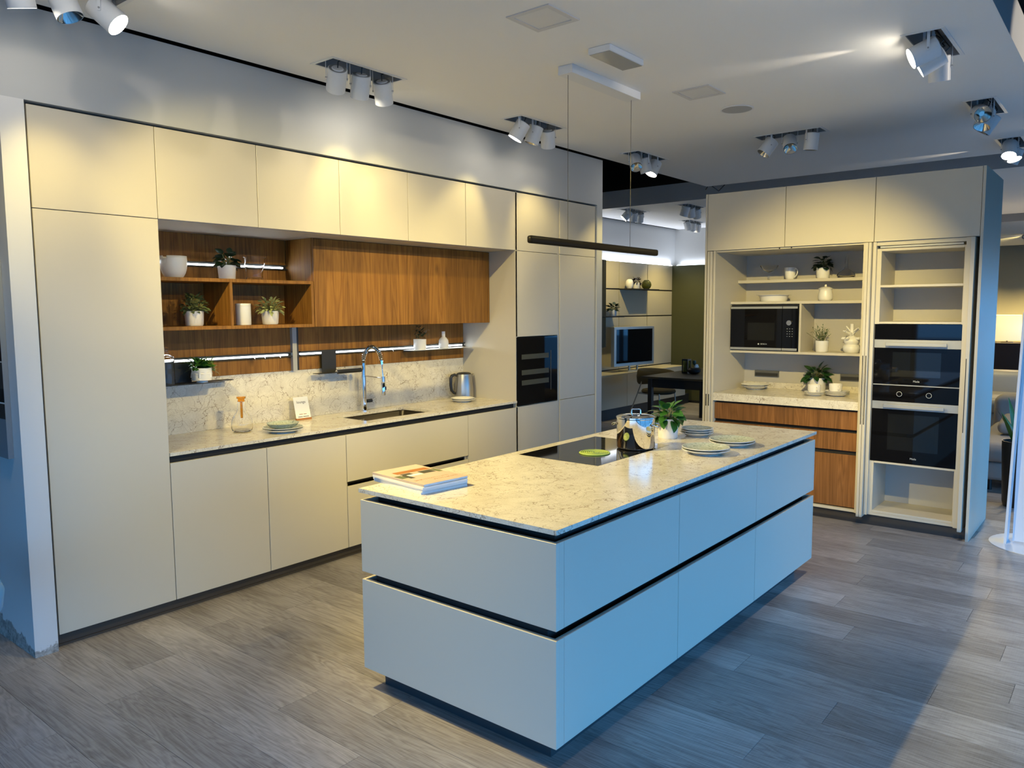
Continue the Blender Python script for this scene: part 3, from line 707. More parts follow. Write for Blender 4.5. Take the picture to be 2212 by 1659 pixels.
# plates
def plate_prof(r, h, foot): return [(0, .0), (foot, 0), (foot, .003), (foot + .01, .004), (r - .012, h - .005), (r, h - .001), (r, h + .001), (r - .004, h + .0012), (r - .016, h - .003), (foot + .005, .0075), (0, .0068)]
def plate(loc, r, h, m, label, group, glaze=True, name='plate', foot=None, inner=None):
    t = thing(name, loc, label, 'plate' if name == 'plate' else name, group)
    foot = foot or r * .58; pr = plate_prof(r, h, foot)
    MB().lathe(pr[:8], (0, 0, 0), 48, cap=(False, False)).build('rim', m, t, False)
    MB().lathe(pr[7:], (0, 0, 0), 48, cap=(False, False)).build('well', inner or m, t, False); return t
LX, LY, z = 1.42, .150, CT + .0003
plate((LX, LY, z), .128, .022, M['platewhite'], 'lower white plate of the pair under the green bowl, by the carafe', 'plates under the green bowl', inner=M['glaze'])
plate((LX, LY, z + .0115), .126, .022, M['platewhite'], 'upper green-glazed plate of the pair under the bowl, by the carafe', 'plates under the green bowl', inner=M['glaze'])
t = thing('bowl', (LX, LY, z + .0205), 'shallow green-glazed bowl stacked on two plates beside the sign card', 'bowl')
MB().lathe([(0, 0), (.05, 0), (.052, .003), (.085, .018), (.099, .036), (.101, .0375), (.097, .0375)], (0, 0, 0), 48, cap=(False, False)).build('outside', M['glaze'], t, False)
MB().lathe([(.097, .0375), (.082, .021), (.05, .008), (0, .0065)], (0, 0, 0), 48, cap=(False, False)).build('inside', M['glaze'], t, False)
# little sign card in a wooden foot
t = thing('sign_card', (1.835, .508, CT + .0003), 'small white printed card in a wooden foot leaning by the backsplash', 'sign', rz=-.06)
MB().box(-.06, .06, -.012, .012, 0, .012, .001).build('wooden_foot', M['orange'], t, False)
Mx = Matrix.Translation((0, -.004, .004)) @ Matrix.Rotation(-.26, 4, 'X')
cw, ch = .118, .16
cobj = MB().box(-cw / 2, cw / 2, 0, .0015, 0, ch).xf(Mx).build('card', M['paper'], t, False)
def card_text(s, size, zz, m, xx=0, sx=1.0): text_mb(s, size, .0002).xf(Mx @ Matrix.Translation((xx, -.0004, zz)) @ Matrix.Rotation(PI / 2, 4, 'X') @ Matrix.Diagonal((sx, 1, 1, 1))).build('lettering', m, cobj, False)
card_text('lounge', .027, .122, M['ink'])
for zz, m, a, b in ((.034, M['rust'], -.030, -.002), (.034, M['rust'], .004, .028), (.016, M['ink'], -.042, -.006), (.016, M['ink'], -.002, .044)):
    MB().box(a, b, -.0006, -.0001, zz, zz + .0042).xf(Mx).build('print_line', m, cobj, False)
# kettle
t = thing('kettle', (3.487, .490, CT + .0003), 'brushed steel kettle with a black handle at the end of the worktop', 'kettle')
MB().lathe([(0, 0), (.083, 0), (.085, .004), (.083, .016), (.0, .016)], (0, 0, 0), 40).build('base', M['blackplastic'], t, False)
MB().lathe([(0, .0165), (.081, .0165), (.082, .03), (.0795, .10), (.070, .19), (.066, .208), (.0655, .212), (0, .212)], (0, 0, 0), 48).build('body', M['steel'], t, False)
MB().lathe([(.0, .2125), (.0635, .2125), (.061, .219), (.045, .226), (0, .229)], (0, 0, 0), 40).build('lid', M['blackplastic'], t, False)
hv = Vector((-.63, .776, 0)) * .85 + Vector((-.1, -.35, 0)); hv.normalize()
def kp(r, z): return (hv.x * r, hv.y * r, z)
MB().tube([kp(.062, .200), kp(.085, .209), kp(.112, .200), kp(.121, .178), kp(.122, .12), kp(.116, .075), kp(.094, .050), kp(.077, .046)], [.011, .012, .013, .0135, .013, .0125, .011, .010], 14).build('handle', M['blackplastic'], t, False)
MB().prism([(-.016, .188), (.016, .188), (.014, .211), (-.014, .211)], 'x', .058, .060).build('x', M['steel'], t, False) if False else None
sv = -hv
sp = MB(); sp.add([(sv.x * .064 - sv.y * .02, sv.y * .064 + sv.x * .02, .212), (sv.x * .064 + sv.y * .02, sv.y * .064 - sv.x * .02, .212), (sv.x * .092, sv.y * .092, .214), (sv.x * .0655, sv.y * .0655, .178)], [(0, 1, 2), (0, 2, 3), (1, 3, 2), (0, 3, 1)]); sp.build('spout', M['steel'], t, False)
KX, KY = 3.30, .335
plate((KX, KY, CT + .0003), .102, .020, M['platewhite'], 'lower white plate of the pair in front of the kettle', 'plates by the kettle')
plate((KX, KY, CT + .012), .100, .020, M['platewhite'], 'upper white plate of the pair in front of the kettle', 'plates by the kettle')
# spring neck faucet facing the room
fx, fy, fz = 2.408, .533, CT + .0003
t = thing('faucet', (fx, fy, fz), 'chrome spring neck kitchen faucet behind the sink', 'faucet')
MB().lathe([(0, 0), (.026, 0), (.026, .004), (.0215, .006), (.0215, .10), (.019, .102), (.019, .272), (0, .272)], (0, 0, 0), 28).build('column', M['chrome'], t, False)
def arc(s):   # s 0..1 along the hose arch
    if s < .22: return Vector((0, 0, .272 + s / .22 * .095))
    a = (s - .22) / .62
    if a <= 1: an = PI * (1 - a * .93); return Vector((.0, -.105 - .105 * math.cos(an), .367 + .125 * math.sin(an)))
    b = (s - .84) / .16; an = PI * .07; return Vector((0, -.105 - .105 * math.cos(an) - .012 * b, .367 + .125 * math.sin(an) - .06 * b))
MB().tube([(0, 0, .272), (0, 0, .367)], .0155, 24).build('neck_sleeve', M['chrome'], t, False)
pts = [arc(.22 + .62 * k / 40) for k in range(41)]
MB().tube(pts, .011, 14).build('hose', M['anthracite'], t, False)
coil = []; NT_ = 26
for k in range(NT_ * 10 + 1):
    q = k / (NT_ * 10); c = arc(.22 + .62 * q); c2 = arc(min(.22 + .62 * q + .01, .84)); c1 = arc(max(.22 + .62 * q - .01, .22)); tg = (c2 - c1).normalized(); nx = Vector((1, 0, 0)); ny = tg.cross(nx); a = 2 * PI * NT_ * q
    coil.append(c + nx * math.cos(a) * .0145 + ny * math.sin(a) * .0145)
MB().tube(coil, .0027, 6).build('spring', M['chrome'], t, False)
e = arc(.84); MB().tube([e, e + Vector((0, -.003, -.03))], .0135, 18).build('spring_end', M['chrome'], t, False)
MB().tube([e + Vector((0, -.003, -.03)), (0, -.222, .268)], .0045, 10).build('pull_hose', M['chrome'], t, False)
MB().tube([(0, -.01, .268), (0, -.215, .262)], .0045, 10).build('holder_arm', M['chrome'], t, False)
MB().lathe([(0, .235), (.0155, .235), (.0155, .275), (0, .275)], (0, -.222, 0), 24).build('holder_ring', M['chrome'], t, False)
s_ = MB().lathe([(0, .135), (.017, .135), (.0175, .138), (.0165, .225), (.012, .234), (0, .234)], (0, -.222, 0), 24).build('spray_head', M['chrome'], t, False)
MB().tube([(.010, -.236, .175), (.010, -.236, .20)], .006, 10).build('button', M['blackplastic'], s_, False)
lv = MB().tube([(.018, -.012, .075), (.058, -.022, .077)], .0135, 18).build('lever_hub', M['blackplastic'], t, False)
MB().tube([(.055, -.022, .079), (.095, -.03, .088)], .0035, 8).build('lever', M['chrome'], lv, False)
# magazines on the island
zz = CT + .0003
for k, (dx, dy, rz, lb) in enumerate(((.0, .0, -.16, 'bottom magazine of the stack on the island corner'), (.002, .003, -.13, 'second magazine from the bottom of the stack on the island corner'), (-.003, -.002, -.12, 'third magazine from the bottom of the stack on the island corner'), (.002, .004, -.10, 'top magazine of the island stack with a house on its cover'))):
    t = thing('magazine', (.918 + dx, -1.612 + dy, zz), lb, 'magazine', 'magazines on the island', rz)
    MB().box(-.122, .122, -.182, .182, .0004, .0096).build('pages', M['paper'], t, False)
    MB().box(-.1235, .1235, -.1835, .1835, 0, .0004).box(-.1235, .1235, -.1835, .1835, .0096, .0100).box(-.1235, -.122, -.1835, .1835, .0004, .0096).build('cover', M['cover'] if k == 3 else M['paper'], t, False)
    if k == 3:
        cv = t
        def pr_(x0, x1, y0, y1, m, nm='cover_print'): MB().box(x0, x1, y0, y1, .01005, .0102).build(nm, m, cv, False)
        pr_(-.08, .105, .055, .10, M['orange']); pr_(-.075, -.02, .02, .048, M['olive']); pr_(.02, .09, -.005, .045, M['olive']); pr_(-.085, -.06, -.05, .02, M['olive'])
        pr_(-.06, .015, -.012, .016, M['cover'] if False else M['paper']); pr_(-.118, -.085, -.03, .03, M['leafvardark']); pr_(.095, .118, -.02, .05, M['leafvardark'])
        rl = random.Random(2)     # cover lettering, too small in the photograph to read
        for y, xa, xb in ((-.105, -.10, .085), (-.135, -.02, .105)):
            x = xa; mb = MB()
            while x < xb:
                wl_ = rl.uniform(.004, .009); hl_ = rl.uniform(.011, .016)
                mb.box(x, x + .0022, y, y + hl_, .01005, .0102)
                if rl.random() < .7: mb.box(x + .0022, x + wl_, y + rl.choice((0, hl_ * .45, hl_ - .002)), y + rl.choice((0, hl_ * .45, hl_ - .002)) + .0022, .01005, .0102)
                x += wl_ + .004
            mb.build('lettering', M['orange'], cv, False)
    zz += .0103
# green plates on the island
def stack(cx, cy, n, r, names, grp):
    z = CT + .0003
    for k in range(n):
        plate((cx, cy, z), r - .001 * k, .024, M['platewhite'], names[k], grp, inner=M['glaze']); z += .0125
stack(2.845, -2.01, 3, .098, ('bottom plate of the small three-plate stack beside the white plant pot', 'middle plate of the small three-plate stack beside the white plant pot', 'top green-speckled plate of the small three-plate stack beside the white plant pot'), 'three small plates on the island')
stack(2.66, -2.31, 2, .125, ('lower plate of the two-plate stack nearest the far end of the island', 'upper green-speckled plate of the two-plate stack nearest the far end of the island'), 'two plates at the far end of the island')
stack(2.345, -2.30, 2, .125, ('lower plate of the front two-plate stack beside the hob', 'upper green-speckled plate of the front two-plate stack beside the hob'), 'two plates beside the hob')

# ================================================================== POCKET-DOOR CABINET WALL (faces -x)
XF = 4.74; XB = 5.53; ZR = 2.6103; ZQ = 2.1406
L = M['lacquer']; N = M['niche']
for a, b, lb in ((-1.165, -1.8214, 'greige top cabinet of the freestanding unit, above the left half of the coffee niche'), (-1.8214, -2.4838, 'greige top cabinet of the freestanding unit, above the right half of the coffee niche'), (-2.4838, -3.163, 'greige top cabinet of the freestanding unit, above the two ovens')):
    t = thing('top_cabinet', ((XF + XB) / 2, (a + b) / 2, ZQ), lb, 'cabinet', 'top cabinets of the freestanding unit')
    B(XF + .022, XB, b + .0005, a - .0005, ZQ, ZR).build('carcass', M['carcass'], t)
    B(XF, XF + .02, b + .0022, a - .0022, ZQ + .001, ZR, .001).build('door', L, t)
one('side_panel', B(XF, XB, -1.1645, -1.147, .0, ZR + .002, .001), L, 'slim greige side panel at the left of the freestanding unit', 'panel')
one('side_panel', B(XF - .004, XB, -3.1825, -3.1635, .0, ZR + .002, .001), L, 'wide greige side panel at the right of the freestanding unit', 'panel')
ZB = .085
def hbar(mb): return mb
t = thing('niche_cabinet', (5.1, -1.82, ZB), 'open coffee niche cabinet with pocket doors slid away', 'cabinet')
B(XF + .006, 5.45, -1.239, -1.2215, ZB, ZQ - .001).build('side_board', L, t)
B(XF + .006, 5.45, -2.431, -2.4125, ZB, ZQ - .001).build('side_board', L, t)
B(XF + .02, 5.45, -2.4125, -1.239, 2.128, ZQ - .001).build('top_board', L, t)
B(XF + .02, 5.45, -2.4125, -1.239, ZB, .104).build('bottom_board', L, t)
B(5.412, 5.43, -2.4125, -1.239, .104, 2.128).build('back_board', N, t)
for y0, y1 in ((-1.2175, -1.1985), (-1.1945, -1.1755)):
    d = B(XF - .012, XB - .03, y0, y1, ZB - .012, ZQ - .004, .001).build('pocket_door', L, t)
    MB().tube([(XF - .0135, (y0 + y1) / 2, .83), (XF - .0135, (y0 + y1) / 2, .93)], .004, 8).build('grip', M['black'], d)
for y0, y1 in ((-2.4535, -2.4345), (-2.4755, -2.4565)):
    d = B(XF - .03, XB - .03, y0, y1, ZB - .016, ZQ - .004, .001).build('pocket_door', L, t)
    B(XF - .0305, XF - .0285, (y0 + y1) / 2 - .003, (y0 + y1) / 2 + .003, .78, 1.30).build('grip', M['black'], d)
for y in (-1.775, -1.87): MB().tube([(XF + .0185, y, 2.134), (XF + .0195, y, 2.134)], .006, 10).build('bolt_hole', M['black'], t)
B(5.22, 5.412, -2.4125, -1.239, 1.879, 1.904, .001).build('shelf', L, t)
B(5.08, 5.412, -2.4125, -1.239, 1.694, 1.716, .001).build('shelf', L, t)
B(5.08, 5.412, -2.4125, -1.239, 1.272, 1.292, .001).build('shelf', L, t)
B(5.08, 5.412, -1.853, -1.836, 1.292, 1.694, .001).build('partition', L, t)
for y0, y1 in ((-1.56, -1.34), (-2.307, -2.087)):
    s_ = MB().box(5.400, 5.4118, y0, y1, 1.044, 1.1).build('socket_recess', M['panelgrey'], t)
    MB().box(5.397, 5.4, y0 + .008, y1 - .008, 1.05, 1.078).build('socket_flap', M['anthracite'], s_)
# microwave
t = thing('microwave', (5.22, -1.535, 1.2925), 'black built-in microwave with steel trims in the coffee niche', 'appliance')
B(5.09, 5.40, -1.832, -1.245, 1.2925, 1.69).build('body', M['blackplastic'], t)
dr = B(5.068, 5.0895, -1.698, -1.245, 1.298, 1.676, .001).build('door', M['bglass'], t)
B(5.0665, 5.068, -1.638, -1.40, 1.385, 1.535).build('window', M['ovenpane'], dr)
for z0, z1 in ((1.654, 1.672), (1.301, 1.321)): B(5.0655, 5.068, -1.697, -1.246, z0, z1).build('trim', M['alu'], dr)
pn = B(5.068, 5.0895, -1.828, -1.7005, 1.298, 1.676, .001).build('control_panel', M['bglass'], t)
for z0, z1 in ((1.654, 1.672), (1.301, 1.321)): B(5.0655, 5.068, -1.827, -1.7015, z0, z1).build('trim', M['alu'], pn)
MB().tube([(5.068, -1.762, 1.535), (5.050, -1.762, 1.535)], .021, 28).build('dial', M['knobsilver'], pn)
mk = MB()
for r in range(4):
    for c in range(3): mk.box(5.0675, 5.068, -1.79 + c * .021, -1.782 + c * .021, 1.42 + r * .021, 1.4225 + r * .021)
mk.build('key_marks', M['dotgrey'], pn)
def rtext(s, size, x, y, z, m, par):
    # text that faces -x: its reading direction runs to -y
    Mx = Matrix.Translation((x, y, z)) @ Matrix(((0, 0, -1, 0), (-1, 0, 0, 0), (0, 1, 0, 0), (0, 0, 0, 1)))
    return text_mb(s, size, .0003).xf(Mx).build('lettering', m, par)
rtext('BOSCH', .017, 5.0678, -1.545, 1.352, M['dotgrey'], dr)
MB().tube([(5.0676, -1.499, 1.352), (5.0679, -1.499, 1.352)], .007, 16).build('emblem', M['dotgrey'], dr)
# stone counter with upstand, drawers below
t = thing('niche_worktop', (5.08, -1.82, .877), 'thick cream stone worktop with a low upstand in the coffee niche', 'worktop')
B(XF + .008, 5.411, -2.4115, -1.2395, .877, .942, .001).build('slab', M['stone'], t)
B(5.395, 5.411, -2.4115, -1.2395, .9425, .995).build('upstand', M['stone'], t)
t = thing('walnut_drawer_unit', (5.08, -1.82, .105), 'walnut drawer unit under the coffee niche worktop', 'drawers')
B(4.80, 5.41, -2.411, -1.2405, .105, .7).build('carcass', M['black'], t); B(4.81, 5.41, -2.411, -1.2405, .7, .8765).build('carcass', M['black'], t)
for z0, z1 in ((.72, .862), (.554, .694), (.113, .522)):
    for a, b in ((-1.2425, -1.8405), (-1.8425, -2.4095)): B(4.778, 4.7985, b, a, z0, z1, .001).build('drawer', M['walnut2'], t)
# things on the niche shelves
t = thing('coupe_glass', (5.33, -1.478, 1.9042), 'clear stemmed coupe glass on the top niche shelf', 'glass')
MB().lathe([(0, 0), (.030, 0), (.031, .002), (.008, .006), (.0055, .012), (.009, .03), (.0055, .045), (.009, .065), (.030, .075), (.060, .095), (.074, .118), (.076, .128), (.0745, .128), (.058, .10), (.028, .08), (0, .077)], (0, 0, 0), 36).build('bowl', M['glass'], t, False)
t = thing('mug', (5.33, -1.663, 1.9042), 'white mug with a large handle on the top niche shelf', 'mug')
MB().lathe([(0, 0), (.033, 0), (.036, .004), (.043, .03), (.046, .07), (.047, .103), (.0445, .103), (.043, .07), (.038, .015), (0, .012)], (0, 0, 0), 36).build('body', M['white'], t, False)
mh = Vector((-.35, -.94, 0)).normalized()
MB().tube([mh * r + Vector((0, 0, z)) for r, z in ((.043, .088), (.062, .092), (.076, .080), (.077, .058), (.066, .034), (.042, .018))], .0055, 10).build('handle', M['white'], t, False)
plant('potted_plant', (5.298, -1.95, 1.9042), 'dark leafy plant in a white pot on the top niche shelf', pot_profile(.052, .054, .09), M['white'], M['leafdark'], .055, .045, 26, .09, .165, .045, -.6, 1.0, True, True, 11)
one('decanter', MB().lathe([(0, 0), (.04, 0), (.064, .006), (.071, .02), (.068, .036), (.045, .055), (.018, .075), (.0115, .095), (.0105, .17), (.012, .172), (.009, .172), (.009, .095), (.016, .075), (.043, .052), (.064, .034), (.066, .02), (.05, .007), (0, .005)], (5.335, -2.125, 1.9042), 40), M['glass'], 'round clear glass decanter with a thin neck on the top niche shelf', 'decanter')
one('serving_bowl', MB().lathe([(0, 0), (.105, 0), (.109, .004), (.112, .02), (.122, .046), (.128, .053), (.142, .054), (.142, .0565), (.126, .056), (.116, .048), (.106, .012), (0, .008)], (5.235, -1.56, 1.7162), 48), M['white'], 'wide white serving bowl on the niche shelf above the microwave', 'bowl')
t = thing('lidded_jar', (5.25, -1.99, 1.7162), 'white jar with a knobbed lid on the niche shelf above the microwave', 'jar')
MB().lathe([(0, 0), (.045, 0), (.054, .008), (.058, .028), (.057, .05), (.051, .075), (.050, .092), (.054, .098), (0, .098)], (0, 0, 0), 36).build('body', M['white'], t, False)
MB().lathe([(0, .0985), (.056, .0985), (.057, .103), (.035, .114), (.010, .118), (.0085, .122), (.0105, .128), (.007, .135), (0, .136)], (0, 0, 0), 36).build('lid', M['white'], t, False)
# fine-leaved plant, clear glass figure, knobbly vase
t = thing('potted_plant', (5.20, -1.990, 1.2923), 'fine-leaved bushy plant in a white pot beside the microwave', 'plant')
MB().lathe(pot_profile(.050, .052, .094), (0, 0, 0), 36).build('pot', M['white'], t, False)
MB().lathe([(.046, .081), (0, .085)], (0, 0, 0), 24).build('soil', M['soil'], t, False)
rnd = random.Random(21); mats = []; sb = MB()
for k in range(26):
    az = rnd.uniform(0, 6.28); ln = rnd.uniform(.08, .15); el = rnd.uniform(.55, 1.5)
    d = Vector((math.cos(az) * math.cos(el), math.sin(az) * math.cos(el), math.sin(el))); b0 = Vector((rnd.uniform(-.02, .02), rnd.uniform(-.02, .02), .085))
    sb.tube([b0, b0 + d * ln], .0012, 4)
    for q in range(9): mats.append(leaf_mat4(b0 + d * ln * (.25 + .75 * q / 8), az + rnd.uniform(-1.8, 1.8), rnd.uniform(-.2, 1.1), 0, rnd.uniform(.7, 1.2)))
sb.build('stems', M['stem'], t, False)
foliage_joined(t, 'foliage', leaf_mesh(.024, .006, M['leaf'], 3), mats, M['leaf'])
one('glass_figure', MB().lathe([(0, 0), (.012, .002), (.016, .018), (.010, .03), (.015, .045), (.010, .058), (.005, .07), (.008, .082), (.003, .10), (0, .115)], (5.30, -1.90, 1.2923), 20), M['glass'], 'small clear glass figure between the microwave and the fine-leaved plant', 'figurine')
t = thing('sculptural_vase', (5.20, -2.225, 1.2923), 'white knobbly sculptural vase with finger-like arms on the niche shelf', 'vase')
MB().lathe([(0, 0), (.05, 0), (.062, .012), (.066, .035), (.062, .055), (.050, .068), (.058, .082), (.060, .10), (.052, .118), (.035, .130), (.020, .138), (.015, .150), (.014, .235), (.011, .235), (.011, .15), (0, .14)], (0, 0, 0), 36).build('body', M['white'], t, False)
for k in range(12):
    az = k * 2.4; z0 = .135 + (k % 4) * .012; el = .35 + .5 * (k % 3) / 2; c = Vector((math.cos(az) * .012, math.sin(az) * .012, z0)); d = Vector((math.cos(az) * math.cos(el), math.sin(az) * math.cos(el), math.sin(el)))
    MB().tube([c, c + d * .035, c + d * .06], [.006, .006, .004], 8).build('arm', M['white'], t, False)
for k in range(5):
    az = k * 1.257 + .4; MB().tube([(math.cos(az) * .05, math.sin(az) * .05, .115), (math.cos(az) * .07, math.sin(az) * .07, .118), (math.cos(az) * .08, math.sin(az) * .08, .112)], [.012, .012, .007], 10).build('knob', M['white'], t, False)
# crockery on the niche counter
z = .9423
for k, lb in enumerate(('lower white plate of the pair at the left of the coffee niche', 'upper white plate of the pair at the left of the coffee niche')):
    plate((5.245, -1.405, z + .016 * k), .118, .03, M['white'], lb, 'white plates at the left of the niche', foot=.06)
plant('potted_plant', (5.24, -1.945, z), 'glossy dark plant in a white pot behind the coffee cups', pot_profile(.070, .074, .13), M['white'], M['leafdeep'], .080, .046, 46, .12, .20, .065, -.35, 1.1, True, True, 14, droop=.25)
def cup(loc, lb):
    t = thing('cup', loc, lb, 'cup', 'white coffee cups')
    MB().lathe([(0, 0), (.032, 0), (.044, .004), (.049, .016), (.051, .05), (.052, .062), (.0495, .062), (.048, .05), (.045, .014), (0, .008)], (0, 0, 0), 36).build('body', M['white'], t, False)
    hd_ = Vector((-.75, -.6, 0)).normalized()
    MB().tube([hd_ * r + Vector((0, 0, q)) for r, q in ((.049, .048), (.064, .05), (.072, .040), (.068, .024), (.047, .016))], .004, 8).build('handle', M['white'], t, False)
CX, CY = 5.04, -1.990
for k, lb in enumerate(('lower saucer under the left coffee cup', 'middle saucer under the left coffee cup', 'upper saucer under the left coffee cup')): plate((CX, CY, z + .0085 * k), .078, .014, M['white'], lb, 'saucers under the left cup', name='saucer', foot=.045)
cup((CX, CY, z + .0265), 'white coffee cup on saucers in front of the plant pot')
CX, CY = 5.115, -2.150
for k, lb in enumerate(('bottom plate under the right coffee cup', 'second plate from the bottom under the right coffee cup', 'third plate from the bottom under the right coffee cup', 'top plate under the right coffee cup')): plate((CX, CY, z + .0085 * k), .096, .016, M['white'], lb, 'plates under the right cup', foot=.055)
cup((CX - .005, CY + .012, z + .0355), 'white coffee cup on a stack of four plates')

# oven column
t = thing('oven_column', (5.1, -2.79, ZB), 'tall oven column with open shelves, right half of the freestanding unit', 'cabinet')
B(XF + .006, 5.45, -2.502, -2.4795, ZB, ZQ - .001).build('side_board', L, t)
B(XF + .006, 5.45, -3.1095, -3.082, ZB, ZQ - .001).build('side_board', L, t)
B(XF + .02, 5.45, -3.082, -2.502, 2.112, ZQ - .001).build('top_board', L, t)
B(XF + .03, 5.45, -3.082, -2.502, ZB, .105).build('bottom_board', L, t)
y0, y1 = -3.082, -2.502
def sub(z0, z1, xb):
    B(XF + .035, xb, y1 - .03, y1 - .0005, z0, z1).build('inner_side', L, t); B(XF + .035, xb, y0 + .0005, y0 + .012, z0, z1).build('inner_side', L, t)
    B(xb, xb + .016, y0 + .0005, y1 - .0005, z0, z1).build('inner_back', N, t)
sub(1.535, 2.09, 5.19); sub(.105, .5025, 5.15)
B(XF + .035, 5.19, y0 + .0125, y1 - .0305, 2.072, 2.09, .001).build('inner_top', L, t)
B(XF + .035, 5.19, y0 + .0125, y1 - .0305, 1.806, 1.823, .001).build('shelf', L, t)
B(XF + .035, 5.19, y0 + .0125, y1 - .0305, 1.5375, 1.552, .001).build('shelf', L, t)
B(XF + .035, 5.15, y0 + .0125, y1 - .0305, .1055, .122, .001).build('shelf', L, t)
B(XF + .035, 5.15, y0 + .0125, y1 - .0305, .488, .5025, .001).build('shelf', L, t)
B(XF + .03, XF + .06, y0 + .02, y1 - .02, 2.094, 2.108).build('door_rail', M['alu'], t)
for a, b in ((-3.1395, -3.1145), ):
    d = B(XF - .03, XB - .03, a, b, ZB - .016, ZQ - .004, .001).build('pocket_door', L, t)
    B(XF - .0305, XF - .0285, b - .009, b - .004, .78, 1.30).build('grip', M['black'], d)
def oven(zb, zt, zs0, zs1, name_lb, knobs, txt_z, win):
    o = thing('oven', (5.0, -2.79, zb), name_lb, 'oven', 'built-in ovens')
    B(4.80, 5.28, y0 + .014, y1 - .012, zb + .004, zt - .004).build('body', M['blackplastic'], o)
    B(4.774, 4.7995, y0 + .004, y1 - .004, zs1, zt, .001).build('control_panel', M['bglass'], o)
    st = B(4.772, 4.7995, y0 + .004, y1 - .004, zs0, zs1 - .0005, .001).build('steel_strip', M['alu'], o)
    zc = (zs0 + zs1) / 2 - .002
    MB().box(4.735, 4.748, -2.993, -2.590, zc - .013, zc + .013, .002).box(4.747, 4.772, -2.95, -2.935, zc - .007, zc + .007).box(4.747, 4.772, -2.648, -2.633, zc - .007, zc + .007).build('handle', M['alu'], st)
    d = B(4.774, 4.7995, y0 + .004, y1 - .004, zb, zs0 - .0005, .001).build('door', M['bglass'], o)
    B(4.7725, 4.774, win[0], win[1], win[2], win[3]).build('window', M['ovenpane'], d)
    rtext('Miele', .020, 4.7738, -2.80, txt_z, M['dotgrey'], d)
    if knobs:
        for y in (-2.694, -2.890):
            k = MB().lathe([(.0, 0), (.0185, 0), (.0185, .018), (0, .018)], (0, 0, 0), 28).xf(Matrix.Translation((4.774, y, 1.0225)) @ Matrix.Rotation(-PI / 2, 4, 'Y')).build('dial', M['bglass'], o)
            MB().lathe([(.0165, .0182), (.0188, .0182), (.0188, .0188), (.0165, .0188), (.0165, .0182)], (0, 0, 0), 28, cap=(False, False)).xf(Matrix.Translation((4.774, y, 1.0225)) @ Matrix.Rotation(-PI / 2, 4, 'Y')).build('dial_ring', M['dotgrey'], k)
        B(4.7735, 4.774, -2.82, -2.755, 1.028, 1.036).build('display', M['ovenpane'], o)
    return o
oven(1.090, 1.5355, 1.360, 1.4215, 'upper compact oven with a steel handle and plain glass panel', False, 1.118, (-2.955, -2.635, 1.15, 1.33))
oven(.5045, 1.082, .904, .962, 'lower oven with two ringed dials and a steel handle', True, .545, (-2.96, -2.62, .60, .87))
B(4.776, 4.80, y0 + .004, y1 - .004, 1.0825, 1.0895).build('oven_divider', M['alu'], t)
struct('baseboard_right', B(4.795, 4.81, -3.163, -1.165, 0, .083), M['plinth'])

